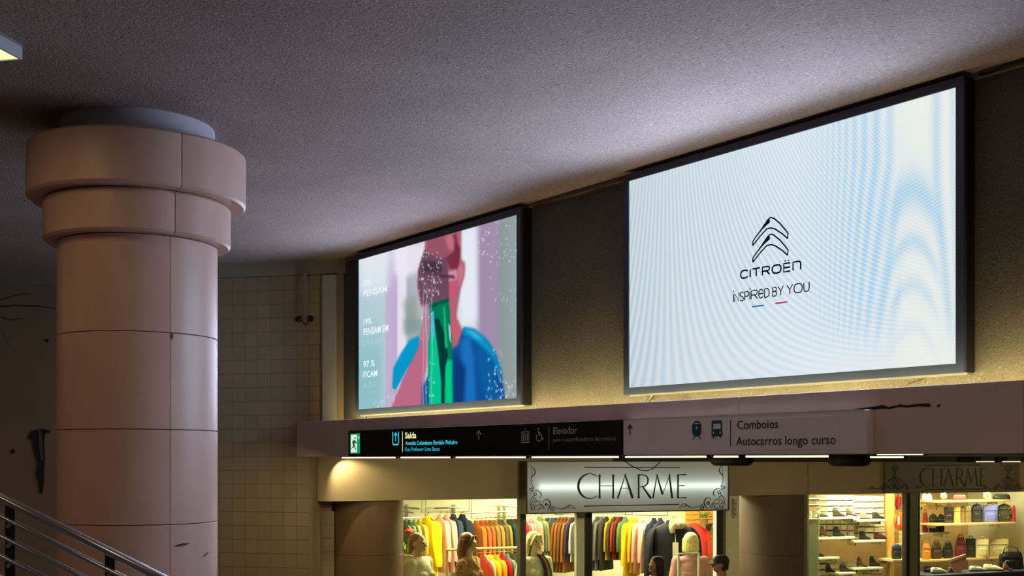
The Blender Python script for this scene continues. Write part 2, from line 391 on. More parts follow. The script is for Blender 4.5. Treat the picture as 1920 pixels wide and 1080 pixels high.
# tubes under the beam
g = emat('warm_tube', (1.0, .86, .50), 2.2)
spans = [(640,745),(750,848),(853,990),(995,1165),(1170,1330),(1335,1390),(1395,1560)]
names = ['under the exit symbol', 'under the street names', 'under the up arrow', 'under the lift text', 'under the right sign box left half', 'just left of the round lamp', 'under the train and bus symbols']
for (u0, u1), nm in zip(spans, names):
    tube_lamp(WF.a(u0, FASY+.2), WF.a(u1, FASY+.2), FASY+.2, EYE+.022, 'thin warm glowing tube light %s, below the beam' % nm, g, 'tube lights below the beam')
area('soffit_light', ((WF.a(640, FASY+.2)+WF.a(1560, FASY+.2))/2, FASY+.28, EYE+.012), 7.0, .05, LIGHTS['soffit'], (1.0, .82, .45))
tube_lamp(WF.a(1640, FASY+.06), WF.a(1738, FASY+.06), FASY+.06, EYE+.034, 'short warm tube light right of the white sign box, along the beam edge', g, 'tube lights below the beam', .03)
tube_lamp(WF.a(1580, FASY+1.6), WF.a(1700, FASY+1.6), FASY+1.6, EYE+.02, 'warm tube light set back under the soffit right of the round lamp', g, 'tube lights below the beam')
# round soffit lamps
def disc_lamp(px, Y, r, label, lit):
    t = thing('round_lamp', label, 'ceiling light', Matrix.Translation((WF.a(px, Y), Y, SOFF-.085)), 'round lamps under the soffit')
    MB().lathe([(r*.85, .0), (r, .02), (r, .05), (r*.9, .085)], 24).build('lamp_body', M_dark, t, smooth=True)
    MB().lathe([(r*.8, -.004), (r*.8, .004)], 24).build('lens', emat('lens_glow', (1,.9,.6), .5) if lit else mat('lens_dark', (60,56,44), rough=.3, var=0), t)
disc_lamp(1372, FASY+.55, .16, 'dark round lamp under the soffit at the right end of the lit shop sign', False)
disc_lamp(1592, FASY+.6, .14, 'dark round lamp under the soffit left of the unlit shop sign', False)

# cables under the screens
def cable(pts, Y, r, label, m=M_black):
    P = [WF.p(x, y, Y) for x, y in pts]; c = P[0].copy()
    o = MB().tube([p-c for p in P], r, 6).build('cable', m, None, Matrix.Translation(c), smooth=True); o['label'] = label; o['category'] = 'cable'
cable([(1226,735),(1224,741),(1219,747),(1214,753)], WALLY-.05, .012, 'short black cable below the left end of the large screen')
cable([(686,768),(687,777),(685,782)], WALLY-.05, .014, 'short black cable below the left end of the small screen')
M_wire = mat('brown_wire', (70,52,36), rough=.6, var=0)
cable([(1285,733),(1282,742),(1279,750)], WALLY-.02, .003, 'thin brown wire on the lit wall below the large screen', M_wire)
cable([(1740,706),(1728,713),(1712,718),(1700,722)], WALLY-.02, .003, 'thin brown wire on the wall below the right end of the large screen', M_wire)
cable([(1000,388),(1040,378),(1090,366),(1130,352),(1172,343)], WALLY-.04, .008, 'sagging grey-brown cable along the wall head between the two screens', M_wire)
cable([(1836,140),(1860,135),(1880,124),(1925,111)], WALLY-.04, .007, 'dark cable along the wall head right of the large screen', M_black)
cable([(1168,862),(1185,874),(1200,881),(1212,883),(1224,879),(1236,868),(1240,862)], WF.D+FASY+.9, .004, 'thin dark wire looping over the top of the lit shop sign')

# ceiling-hung pair of cameras
pc = BF.p(572, 600, -.10); t = thing('pendant_cameras', 'two small dark round cameras on a thin pole before the tiled wall', 'camera', BF.M @ Matrix.Translation(pc))
MB().tube([(0,0,0), (0,0,ztop-pc.z-.004)], .011, 10).build('pole', mat('pole_grey', (138,132,112), rough=.4), t, smooth=True)
MB().lathe([(.03, ztop-pc.z-.016), (.03, ztop-pc.z+.002)], 12).build('top_plate', MATS['pole_grey'], t)
s = 6.3/F*BF.t(572,-.10)
MB().box((-.02,.0,ztop-pc.z-.012), (.02,.09,ztop-pc.z+.0)).build('wall_arm', M_black, t)
MB().tube([(-.055,0,.005), (-.02,0,-.025), (0,0,-.055), (.03,0,-.03), (.055,0,.005)], .008, 6).build('bracket', M_black, t, smooth=True)
for sx in (-1, 1):
    mb = MB().ell((sx*.068, -.01, .012), (s, s, s), 16, 10).tube([(sx*.068, -.01, .012), (sx*.075, -.07, .0)], [.028, .024], 12); mb.build('camera_head', M_black, t, smooth=True)

# ------------------------------------------------------------------ screens
def grid_screen(name, fr, b, x0, x1, ytl, ybl, ytr, ybr, nx, ny, func, parent, inv, gain):
    """a flat panel of nx x ny picture points; func(px, py) -> linear rgb gives each point its colour"""
    a0, a1 = fr.a(x0, b), fr.a(x1, b); z1 = (fr.z(x0, ytl, b)+fr.z(x1, ytr, b))/2; z0 = (fr.z(x0, ybl, b)+fr.z(x1, ybr, b))/2
    A = np.linspace(a0, a1, nx); Z = np.linspace(z0, z1, ny); AA, ZZ = np.meshgrid(A, Z)
    ex, ny_, o = fr.e, fr.n, fr.o
    R = o[0]+AA*ex[0]+b*ny_[0]; T = o[1]+AA*ex[1]+b*ny_[1]
    px = CX+F*R/T; py = HZ-(ZZ-EYE)/T*F
    col = func(px, py)*gain
    me = bpy.data.meshes.new(name)
    co = np.stack([AA.ravel(), np.full(AA.size, b), ZZ.ravel()], 1).astype(np.float32)
    i, j = np.meshgrid(np.arange(nx-1), np.arange(ny-1)); q = (j*nx+i).ravel()
    fs = np.stack([q, q+1, q+1+nx, q+nx], 1).astype(np.int32)
    me.vertices.add(len(co)); me.vertices.foreach_set('co', co.ravel())
    me.loops.add(fs.size); me.loops.foreach_set('vertex_index', fs.ravel())
    me.polygons.add(len(fs)); me.polygons.foreach_set('loop_start', np.arange(0, fs.size, 4, dtype=np.int32))
    me.update(calc_edges=True)
    ca = me.color_attributes.new('picture', 'FLOAT_COLOR', 'POINT')
    ca.data.foreach_set('color', np.concatenate([col.reshape(-1, 3), np.ones((col.size//3, 1))], 1).astype(np.float32).ravel())
    me.transform(inv)
    m = bpy.data.materials.new(name+'_light'); m.use_nodes = True; nt = m.node_tree
    for n in list(nt.nodes): nt.nodes.remove(n)
    at = nt.nodes.new('ShaderNodeAttribute'); at.attribute_name = 'picture'
    e = nt.nodes.new('ShaderNodeEmission'); oo = nt.nodes.new('ShaderNodeOutputMaterial'); nt.links.new(at.outputs['Color'], e.inputs[0]); nt.links.new(e.outputs[0], oo.inputs[0])
    return link(name, me, m, parent), (a0, a1, z0, z1)
def s2l(c): 
    c = np.clip(np.asarray(c, float)/255, 0, 1); return np.where(c <= .04045, c/12.92, ((c+.055)/1.055)**2.4)
def ss(e0, e1, x): 
    t = np.clip((x-e0)/(e1-e0), 0, 1); return t*t*(3-2*t)
def moire(px, py):
    p, q, y0 = .001, .0018, 500
    ph = p*(1950*px-px*px/2)-q*(px-1250)*(py-y0)
    base = s2l((229,236,240)); blue = s2l((158,203,232))
    st_ = .5+.5*np.sin(ph)
    fade = (1-.75*ss(600, 700, py)*ss(1450, 1600, px))*(1-.5*ss(1560,1700,px)*ss(300,180,py))
    amp = (.18+.38*np.exp(-((py-430)/260)**2)+.25*ss(1330,1180,px)*ss(450,700,py))*fade
    w = st_*amp
    # coarse curtains towards the right
    env = ss(1470, 1640, px)*ss(1700, 1660, px)*ss(700, 560, py)
    per = 14+ss(1500, 1680, px)*14
    cur = (.5+.5*np.sin(2*PI*(px-1668+(np.maximum(py-300,0))*.16*ss(1500,1660,px))/per+1.2))*env
    ar = ss(1652, 1690, px)*ss(1775, 1738, px)
    yy = py-.028*(px-1712)**2
    lob = sum(am*np.exp(-((yy-c)/s_)**2) for c, s_, am in ((355,38,1.0),(452,20,.8),(533,18,.6),(612,14,.28)))*ar
    vb = (np.exp(-((px-(1756+np.maximum(py-330,0)*.09))/9)**2)*.8+np.exp(-((px-(1786+np.maximum(py-330,0)*.04))/6)**2)*.55)*ss(680, 560, py)
    fine = .72+.28*np.sin((py*.9+px*.5)*1.05)
    w2 = np.clip(cur*.75+lob+vb, 0, 1)*fine
    wt = np.clip(w*(1-.7*ss(1640,1700,px))+w2*.85, 0, 1)[..., None]
    warm = (ss(1620,1720,px)*.8)[..., None]
    base = base*(1-warm)+s2l((238,240,232))*warm
    dark = (1-.07*ss(1330,1180,px)-.07*ss(1500,1300,px))[..., None]
    return (base*(1-wt)+blue*wt)*dark*1.0
def cabinet(name, label, x0, x1, rows, bezel, b, depth, nx, ny, func, gain):
    a0, a1 = WF.a(x0, b), WF.a(x1, b); z1 = (WF.z(x0, rows[0], b)+WF.z(x1, rows[2], b))/2; z0 = (WF.z(x0, rows[1], b)+WF.z(x1, rows[3], b))/2
    o = Matrix.Translation(((a0+a1)/2, b, z0)); inv = o.inverted()
    t = thing(name, label, 'screen', o)
    e = bezel; w = (a1-a0)/2; h = z1-z0
    zt = min(h+e, CEIL-.012-z0)
    MB().box((-w-e, .012, -e), (w+e, depth, zt), bev=.004).build('housing', M_black, t)
    f = MB().box((-w-e, -.012, -e), (w+e, .012, 0)).box((-w-e, -.012, h), (w+e, .012, zt)).box((-w-e, -.012, 0), (-w, .012, h)).box((w, -.012, 0), (w+e, .012, h))
    f.build('bezel', M_navy, t)
    MB().box((-w-e*.5, .03, -e-.012), (w+e*.9, depth-.02, -e)).build('lower_edge', mat('alu_edge', (140,138,130), rough=.4, metal=.6, var=0), t)
    for s_ in (-.6, .6): MB().box((w*s_-.05, depth-.004, h*.3), (w*s_+.05, WALLY-b-.001, h*.7)).build('wall_bracket', M_black, t)
    pan, ext = grid_screen('display', WF, b, x0, x1, rows[0], rows[1], rows[2], rows[3], nx, ny, func, t, inv, gain)
    return t, inv
bigs, binv = cabinet('large_screen', 'large lit advertising screen showing a car maker emblem on rippled white, at right', 1180, 1794, (340,727,163.5,682), .055, SCRY, .10, 560, 320, moire, LIGHTS['screen_big'])
M_ink = mat('screen_ink', (28,44,62), rough=1, var=0, spec=0)
bq = SCRY-.002
for tx, x0, x1, base, cap, bold in (('CITRO', 1387, 1466, 524, 16.5, .012), ):
    pass
def wstroke(name, strokes, m, parent, inv, b=bq, d=.0015):
    mb = MB()
    for pts, w in strokes:
        P = [WF.p(x, y, b) for x, y in pts]
        mb.stroke([(p.x, p.z) for p in P], w, d, y=b)
    me = mb.mesh(name); me.transform(inv); return link(name, me, m, parent)
# emblem: two chevrons drawn in outline with a shaded left shoulder
def chev(dy):
    E = lambda x, y: (1340+x/4.909, 380+y/4.909+dy)
    out = [(350,395),(352,355),(375,320),(430,245),(490,155),(515,135),(545,145),(600,190),(650,250),(675,285),(670,330)]
    inn = [(670,330),(620,285),(560,245),(520,232),(480,240),(420,305),(350,395)]
    return [([E(*p) for p in out], .010), ([E(*p) for p in inn], .010)], [E(*p) for p in [(500,148),(508,165),(506,185),(480,205),(440,245),(378,322),(430,245),(485,160)]]
s1, f1 = chev(0); s2, f2 = chev(31.3)
wstroke('emblem_outline', s1+s2, M_ink, bigs, binv)
mb = MB()
for f in (f1, f2):
    P = [WF.p(x, y, bq) for x, y in f]; mb.poly([(p.x, p.z) for p in P], .0015, y=bq)
me = mb.mesh('emblem_shade'); me.transform(binv); link('emblem_shade', me, M_ink, bigs)
# wordmark, drawn letter by letter in a unit box then laid along the row
def glyphs(word, x0, x1, base0, slope, cap0, capslope, w, parent, inv, name, wid=None, gap=.28):
    G = {'C': (1.15, [[(1.1,.82),(.95,.96),(.6,1),(.25,.96),(.05,.75),(0,.5),(.05,.25),(.25,.04),(.6,0),(.95,.04),(1.1,.2)]]),
         'I': (.0, [[(0,0),(0,1)]]), 'T': (1.1, [[(0,1),(1.1,1)], [(.55,1),(.55,0)]]),
         'R': (1.05, [[(0,0),(0,1),(.75,1),(.98,.93),(1.02,.75),(.95,.55),(.7,.47),(0,.47)], [(.6,.47),(1.05,0)]]),
         'O': (1.25, [[(.62,0),(.25,.04),(.05,.25),(0,.5),(.05,.75),(.25,.96),(.62,1),(1,.96),(1.2,.75),(1.25,.5),(1.2,.25),(1,.04),(.62,0)]]),
         'Ë': (.9, [[(.9,1),(0,1),(0,0),(.9,0)], [(0,.5),(.85,.5)], [(.2,1.22),(.2,1.38)], [(.65,1.22),(.65,1.38)]]),
         'n': (1.0, [[(0,0),(0,1),(.7,1),(.93,.93),(1,.75),(1,0)]]),
         'i': (.0, [[(0,0),(0,.95)], [(0,1.15),(0,1.35)]]), 'N': (.75, [[(0,0),(0,1),(.75,0),(.75,1)]]),
         'S': (.6, [[(.58,.85),(.45,1),(.15,1),(0,.85),(.03,.65),(.3,.5),(.55,.38),(.6,.18),(.45,0),(.15,0),(0,.12)]]),
         'P': (.65, [[(0,0),(0,1),(.4,1),(.62,.9),(.65,.72),(.6,.52),(.4,.45),(0,.45)]]),
         'e': (.75, [[(0,.5),(.75,.5),(.7,.8),(.5,1),(.25,1),(.05,.8),(0,.5),(.05,.2),(.25,0),(.5,0),(.7,.15)]]),
         'D': (.75, [[(0,0),(0,1),(.4,1),(.68,.85),(.75,.5),(.68,.15),(.4,0),(0,0)]]),
         'B': (.62, [[(0,0),(0,1),(.4,1),(.58,.88),(.58,.65),(.4,.53),(0,.53)], [(.4,.53),(.6,.42),(.62,.15),(.45,0),(0,0)]]),
         'Y': (.85, [[(0,1),(.43,.48),(.85,1)], [(.43,.48),(.43,0)]]), 'U': (.8, [[(0,1),(0,.3),(.12,.06),(.4,0),(.68,.06),(.8,.3),(.8,1)]]), ' ': (.12, [])}
    tot = sum(G[c][0] for c in word)+gap*(len(word)-1); u = 0; strokes = []
    for c in word:
        gw, st_ = G[c]
        for poly in st_:
            pts = []
            for gx, gy in poly:
                f = (u+gx)/tot; f = f*(1+.10*(f-1))       # nearer letters are drawn wider
                x = x0+(x1-x0)*f; pts.append((x, base0+slope*(x-x0)-gy*(cap0+capslope*(x-x0))))
            strokes.append((pts, w))
        if strokes: wstroke(name, strokes, M_ink, parent, inv)
        strokes = []; u += gw+gap
glyphs('CITROËn', 1388.5, 1501, 522.5, -.155, 14.5, .012, .0118, bigs, binv, 'wordmark_letter', gap=.36)
glyphs('iNSPiReD BY YOU', 1375, 1517, 566, -.142, 15.5, .012, .0082, bigs, binv, 'slogan_letter', gap=.22)
wstroke('blue_dash', [([(1410,575),(1432,572.5)], .010)], emat('dash_blue', (.02,.12,.36), 1), bigs, binv)
wstroke('red_dash', [([(1453.5,569),(1476,566)], .010)], emat('dash_red', (.42,.02,.10), 1), bigs, binv)

# added spots just in front of each panel boost the glow the screens throw
def screen_light(x0, x1, rows, power, color, nx, ny):
    b = SCRY-.03; a0, a1 = WF.a(x0, b), WF.a(x1, b); z1 = (WF.z(x0, rows[0], b)+WF.z(x1, rows[2], b))/2; z0 = (WF.z(x0, rows[1], b)+WF.z(x1, rows[3], b))/2
    for i in range(nx):
        for j in range(ny):
            l = bpy.data.lights.new('screen_light', 'SPOT'); l.energy = power/nx/ny; l.color = color; l.spot_size = math.radians(172); l.spot_blend = .35; l.shadow_soft_size = 0
            o = bpy.data.objects.new('screen_light', l); COL.objects.link(o); o.location = (a0+(a1-a0)*(i+.5)/nx, b, z0+(z1-z0)*(.0+.52*j/(ny-1))); o.rotation_euler = (-PI/2, 0, 0)
screen_light(1180, 1794, (340,727,163.5,682), LIGHTS['big_glow'], (.58,.75,1.0), 7, 4)
screen_light(673, 970.5, (487,768,403.5,746), LIGHTS['small_glow'], (.60,.73,1.0), 6, 4)
# small screen: a wet-glass picture of a figure drinking from a green bottle
def paint(px, py):
    H, Wd = px.shape
    C = lambda x, y: (640+x/2.5725, 380+y/2.5725)
    img = np.zeros((H, Wd, 3))
    u = (px-673)/297; 
    def grad(stops, v):
        xs = [s_[0] for s_ in stops]; return np.stack([np.interp(v, xs, [s_[1][k] for s_ in stops]) for k in range(3)], -1)
    img = grad([(0,(176,204,212)),(.16,(186,205,214)),(.175,(196,176,208)),(.235,(190,172,206)),(.25,(226,222,238)),(.29,(228,226,238)),(.31,(170,176,190)),(.4,(182,186,190)),(.6,(205,212,226)),(.66,(220,230,240)),(.73,(214,220,232)),(.77,(160,140,172)),(.87,(158,142,172)),(.9,(140,152,152)),(1,(150,164,160))], u)
    top = (ss(560, 440, py)*ss(.5,.1,u))[..., None]; img = img*(1-top)+np.array((228,228,238))*top
    teal = (ss(.2,.1,u)*ss(560,700,py)*.45)[..., None]; img = img*(1-teal)+np.array((96,176,184))*teal
    def inside(poly):
        m = np.zeros(px.shape, bool); n = len(poly)
        for i in range(n):
            x1, y1 = poly[i]; x2, y2 = poly[(i+1)%n]
            c = ((y1 > py) != (y2 > py)) & (px < (x2-x1)*(py-y1)/((y2-y1) or 1e-9)+x1); m ^= c
        return m.astype(float)
    def blur(a, r):
        if r < 1: return a
        k = np.exp(-.5*(np.arange(-3*r, 3*r+1)/r)**2); k /= k.sum(); p = 3*r
        a = np.pad(a, p, mode='edge')
        a = np.apply_along_axis(lambda v: np.convolve(v, k, 'valid'), 0, a); return np.apply_along_axis(lambda v: np.convolve(v, k, 'valid'), 1, a)
    def put(poly, col, r=3, al=1.0, raw=False):
        nonlocal img
        m = blur(inside([C(*p) for p in poly]), max(1, round(r*.6)))[..., None]*al; img = img*(1-m)+np.array(col, float)*m
    put([(90,270),(225,235),(225,420),(90,440)], (226,234,240), 14, .8); put([(255,225),(420,185),(380,330),(300,360),(255,340)], (236,232,244), 8, .85)
    put([(585,150),(650,120),(655,560),(600,590),(575,480)], (232,238,246), 8, .7); put([(300,470),(360,450),(370,600),(310,620)], (142,158,150), 10, .8)
    put([(300,560),(400,560),(400,640),(300,640)], (120,150,140), 8, .6)
    put([(410,120),(580,120),(578,270),(597,290),(596,350),(575,420),(562,500),(548,600),(595,640),(560,710),(520,720),(380,700),(420,520),(385,500),(368,400),(372,320),(400,240)], (176,96,116), 3)
    put([(400,230),(500,240),(520,330),(520,470),(430,490),(385,490),(368,400),(372,320)], (108,72,92), 4)
    put([(415,150),(500,160),(540,200),(520,260),(470,270),(410,230)], (150,84,104), 5)
    put([(500,270),(545,230),(530,160),(555,150),(570,240),(560,330),(530,330)], (122,46,66), 4)
    put([(515,330),(560,320),(558,370),(520,380)], (214,150,172), 4, .8)
    put([(525,390),(550,380),(548,450),(525,460)], (206,84,110), 4, .8)
    put([(560,300),(590,300),(588,360),(565,400)], (206,120,140), 3, .8)
    put([(530,480),(560,560),(592,630),(560,690),(535,640)], (192,96,112), 4)
    put([(390,265),(450,290),(490,320),(480,345),(420,350),(385,330)], (74,58,72), 5, .8)
    put([(375,640),(330,660),(285,730),(250,800),(245,900),(265,900),(320,800),(390,720)], (6,150,200), 3)
    put([(390,720),(300,850),(260,1000),(400,1000)], (70,70,130), 5)
    put([(540,700),(560,690),(590,600),(640,610),(700,660),(740,720),(770,800),(792,960),(400,990),(395,880),(440,800)], (14,78,150), 3)
    put([(590,604),(640,612),(700,660),(735,715),(770,800),(770,830),(700,720),(640,660),(590,640)], (10,150,200), 5)
    put([(575,660),(620,640),(640,760),(650,980),(590,980)], (26,112,190), 7)
    put([(545,720),(600,800),(590,980),(540,980)], (14,56,120), 6)
    put([(650,680),(740,760),(760,960),(700,960),(660,820)], (12,92,158), 8)
    put([(388,600),(372,700),(300,840),(236,1000),(388,1000),(388,880),(412,800),(425,690),(420,560),(400,520)], (188,104,132), 4)
    put([(392,500),(430,480),(428,650),(415,800),(400,640)], (170,140,160), 3, .7)
    put([(425,490),(470,472),(517,463),(524,520),(526,600),(534,660),(538,1000),(420,1000),(420,700),(430,600)], (0,120,88), 2)
    put([(432,600),(444,540),(470,660),(484,860),(486,1000),(424,1000),(422,720)], (0,196,140), 3)
    put([(500,640),(516,760),(534,760),(536,1000),(500,1000)], (0,200,130), 3)
    put([(470,500),(500,520),(522,620),(520,760),(508,720)], (0,130,84), 3)
    put([(448,560),(470,560),(500,640),(515,740),(500,800),(494,1000),(484,1000),(482,860),(464,700)], (0,58,58), 2)
    put([(492,500),(500,500),(512,700),(500,700)], (30,180,120), 2)
    put([(434,530),(446,520),(448,640),(436,680)], (80,190,214), 2); put([(516,580),(526,600),(530,680),(522,660)], (190,216,230), 2)
    put([(424,490),(517,463),(519,480),(470,490),(440,510)], (0,90,64), 1)
    put([(400,300),(420,285),(470,290),(488,320),(470,340),(430,330),(405,330)], (62,44,56), 2, .6); put([(470,345),(545,350),(548,366),(480,362)], (84,40,56), 2, .8)
    put([(500,175),(530,150),(548,180),(540,225),(520,230)], (206,118,136), 4, .7); put([(560,205),(572,215),(568,300),(556,330)], (96,40,60), 3, .7); put([(596,610),(640,620),(690,665),(640,650)], (60,190,226), 3, .8)
    def dots(n, x0, x1, y0, y1, smin, smax, col=(240,240,250)):
        nonlocal img
        for _ in range(n):
            x, y = C(rng.uniform(x0, x1), rng.uniform(y0, y1)); s_ = rng.uniform(smin, smax); e = rng.uniform(1, 2.2)
            m = np.exp(-(((px-x)/s_)**2+((py-y)/(s_*e))**2))[..., None]*rng.uniform(.4, 1); img = img*(1-m)+np.array(col, float)*m
    dots(46, 370, 490, 240, 340, .6, 1.0); dots(34, 375, 490, 350, 470, .8, 1.7); dots(16, 385, 450, 480, 960, .7, 1.6)
    dots(60, 660, 850, 80, 300, .6, 1.2); dots(40, 700, 780, 680, 960, .6, 1.8, (170,215,240)); dots(30, 720, 850, 860, 960, .6, 1.6)
    dots(25, 150, 260, 900, 990, .5, 1.1); dots(15, 700, 845, 350, 650, .6, 1.0)
    for xx in (395, 410, 436):                         # running streaks on the glass
        x, _ = C(xx, 0); m = (np.exp(-((px-x-np.sin(py*.05))/1.1)**2)*ss(510,560,py)*.45)[..., None]; img = img*(1-m)+np.array((215,200,225.))*m
    fine = (.98+.02*np.sin((px*.9+py*.55)*1.5))[..., None]
    return s2l(np.clip(img*fine, 0, 255))
smalls, sinv = cabinet('small_screen', 'smaller lit screen showing a person in blue behind a green bottle and water drops', 673, 970.5, (487,768,403.5,746), .062, SCRY, .11, 400, 300, paint, LIGHTS['screen_small'])
M_wtext = emat('screen_white', (.86,.9,.96), 1.0)
for s_, x0, x1, base, cap, al in (('70%',682,697,537,11,1),('PENSAM',682,726,557,12,1),('L A',682,700,573,9,0),('19%',682,697,609,11,1),('PENSAM EM',682,729,629,13,1),('L A V A R',682,716,648,10,0),('97 %',682,703,689,12,1),('FICAM',682,708,708,12,1),('A  O S',682,704,727,10,0)):
    fit_text('caption', s_, WF, x0, x1, base, cap, SCRY-.001, M_wtext if al else emat('screen_dimtext', (.52,.62,.72), 1), smalls, sinv, bold=.018 if al else 0)

# ------------------------------------------------------------------ direction signs
def poly_set(name, polys, fr, b, m, parent, inv, d=.002):
    mb = MB()
    for f in polys:
        P = [fr.p(x, y, b) for x, y in f]; mb.poly([(p.x, p.z) for p in P], d, y=b)
    me = mb.mesh(name); me.transform(inv); return link(name, me, m, parent)
zs0 = zf0-.0; zs1 = EYE+.0418*SIGY/.8085
bs = SIGY-.0022
# black illuminated sign
X0, X1, X2 = WF.a(653, SIGY), WF.a(1168, SIGY), WF.a(1626, SIGY)
o = Matrix.Translation(((X0+X1)/2, SIGY, zs0)); inv = o.inverted()
bsign = thing('direction_sign', 'long black direction sign with lit exit text, left half of the beam', 'sign', o)
l = (X1-X0)/2
M_signblk = mat('sign_black', (12,13,20), rough=.35, var=0)
MB().box((-l, 0, 0), (l-.003, FASY-SIGY, zs1-zs0), bev=.003).build('sign_box', M_signblk, bsign)
MB().box((-l+.01, -.0015, .012), (l-.013, .001, zs1-zs0-.012)).build('face_panel', M_signblk, bsign)
g_cy = emat('sign_cyan', (.05,.62,.78), 1.0); g_ye = emat('sign_yellow', (.95,.9,.42), 1.0); g_gr = emat('sign_green', (.0,.36,.12), .9); g_wh = emat('sign_white', (.80,.86,.70), 1.0)
M_grey = mat('sign_greytext', (226,226,232), rough=.6, var=0)
poly_set('exit_green_field', [[(657,813.5),(674.5,812.5),(675,850),(657,850.5)]], WF, bs, g_gr, bsign, inv)
poly_set('exit_doorway', [[(658,815.5),(669,815),(669,848),(658,848.5)]], WF, bs-.002, g_wh, bsign, inv)
man = [[(662.5,825),(666,826),(669,831),(668.2,832),(664.5,829.5),(665,835),(667.5,844),(666.5,844),(663.2,836.5),(662.5,840),(658.5,841),(658.5,839.8),(661.3,838.8),(661.8,833),(660.2,830)], [(664.5,819.5),(666.5,820),(666.5,823),(664.8,823.2)]]
poly_set('running_figure', man, WF, bs-.004, emat('sign_dkgreen', (.0,.09,.04), 1), bsign, inv)
poly_set('exit_arrow', [[(671.5,818),(673.5,818),(673.5,822),(672,824.5),(671,821)]], WF, bs-.002, emat('sign_amber', (.6,.5,.3), 1), bsign, inv)
def sstroke(name, strokes, m, parent, inv, fr=WF, b=bs):
    mb = MB()
    for pts, w in strokes:
        P = [fr.p(x, y, b) for x, y in pts]; mb.stroke([(p.x, p.z) for p in P], w, .002, y=b)
    me = mb.mesh(name); me.transform(inv); return link(name, me, m, parent)
sstroke('exit_icon', [([(736.3,810),(736.3,831),(737.5,833.5),(741.8,833.7),(746,833.5),(747.2,831),(747.2,809.5)], .014), ([(741.8,812),(741.8,827)], .011), ([(738.8,817),(741.8,811),(744.8,817)], .011)], g_cy, bsign, inv)
sstroke('yellow_bar', [([(754.5,809),(754.5,847)], .009)], g_ye, bsign, inv)
fit_text('lettering', 'Saída', WF, 760, 781, 822, 11.5, SIGY, g_ye, bsign, inv, bold=.02)
fit_text('lettering', 'Avenida Columbano Bordalo Pinheiro', WF, 760.5, 858, 834.5, 7.6, SIGY, g_cy, bsign, inv, bold=.012)
fit_text('lettering', 'Rua Professor Lima Basto', WF, 760.5, 825, 846, 7.6, SIGY, emat('sign_cyan2', (.03,.40,.52), 1), bsign, inv, bold=.01)
def arrow(cx_, y0, y1, w): return [([(cx_, y1), (cx_, y0+2)], w), ([(cx_-4.4, y0+7), (cx_, y0), (cx_+4.4, y0+7)], w)]
sstroke('up_arrow', arrow(897.7, 807.5, 824, .010), M_grey, bsign, inv)
sstroke('lift_icon', [([(978.5,810),(991.5,809.3),(992.2,829),(978,830),(978.5,810)], .008), ([(981.5,813),(981.5,827)], .010), ([(985.2,813),(985.2,827)], .010), ([(988.8,812.5),(988.8,826.5)], .010), ([(985,803),(985,806.5)], .006)], M_grey, bsign, inv)
sstroke('wheelchair_icon', [([(1009.7,802.3),(1009.7,804.8)], .016), ([(1009.6,807),(1010,815),(1014.3,815.2),(1017,823.5),(1018.6,823)], .010), ([(1007,815),(1005.6,818.5),(1006.2,824),(1009,827.5),(1012.6,827),(1015,823)], .007), ([(1010,811),(1014,811)], .006)], M_grey, bsign, inv)
sstroke('thin_bar', [([(1029.3,800),(1029.3,843)], .004)], M_grey, bsign, inv)
fit_text('lettering', 'Elevador', WF, 1038, 1082.5, 814, 13.5, SIGY, M_grey, bsign, inv, bold=0)
fit_text('lettering', 'para a superfície/átrio ferroviário', WF, 1038, 1155.5, 828, 8.0, SIGY, mat('sign_greytext2', (176,176,184), rough=.6, var=0), bsign, inv)
# white sign
o = Matrix.Translation(((X1+X2)/2, SIGY, zs0)); inv = o.inverted(); l = (X2-X1)/2
wsign = thing('direction_sign', 'long pale grey direction sign with train and bus symbols on the beam', 'sign', o)
M_signwht = mat('sign_white_panel', (246,240,240), rough=.45, var=.03)
MB().box((-l, 0, 0), (l, FASY-SIGY, zs1-zs0), bev=.006).build('sign_box', M_signwht, wsign)
MB().box((-l+.012, -.0012, zs1-zs0-.008), (l-.02, .004, zs1-zs0+.002)).build('top_edge', mat('sign_edge', (215,212,220), rough=.3, var=0), wsign)
MB().box((WF.a(1378,SIGY)-(X1+X2)/2, -.003, .028), (WF.a(1574,SIGY)-(X1+X2)/2, .001, zs1-zs0-.03), bev=.001).build('text_plate', M_signwht, wsign)
M_dk = mat('sign_darktext', (34,34,42), rough=.6, var=0); M_teal = mat('sign_teal', (22,76,96), rough=.6, var=0)
sstroke('up_arrow', arrow(1181, 796.5, 816, .012), M_dk, wsign, inv)
sstroke('thin_bar', [([(1369.5,787),(1369.5,837)], .005)], M_dk, wsign, inv)
T = lambda x, y: (1280+x/6, 770+y/6)
poly_set('train_icon', [[T(*p) for p in q] for q in ([(118,140),(135,118),(180,118),(198,140),(208,160),(208,250),(195,275),(180,290),(135,290),(118,275),(106,250),(106,160)], [(128,290),(140,290),(122,320),(110,322)], [(178,290),(190,288),(206,316),(196,320)])], WF, bs, M_teal, wsign, inv)
poly_set('train_window', [[T(*p) for p in q] for q in ([(130,150),(185,150),(180,140),(136,140)], [(148,180),(165,180),(165,205),(148,205)])], WF, bs-.002, M_signwht, wsign, inv)
poly_set('bus_icon', [[T(*p) for p in q] for q in ([(325,125),(340,110),(430,108),(440,125),(445,275),(435,287),(332,290),(324,275)], [(338,288),(352,288),(352,312),(340,314)], [(415,286),(430,286),(428,308),(416,310)])], WF, bs, M_teal, wsign, inv)
poly_set('bus_window', [[T(*p) for p in q] for q in ([(345,148),(425,146),(427,205),(343,207)], [(338,238),(350,236),(350,258),(338,260)], [(415,235),(427,234),(427,256),(415,258)])], WF, bs-.002, M_signwht, wsign, inv)
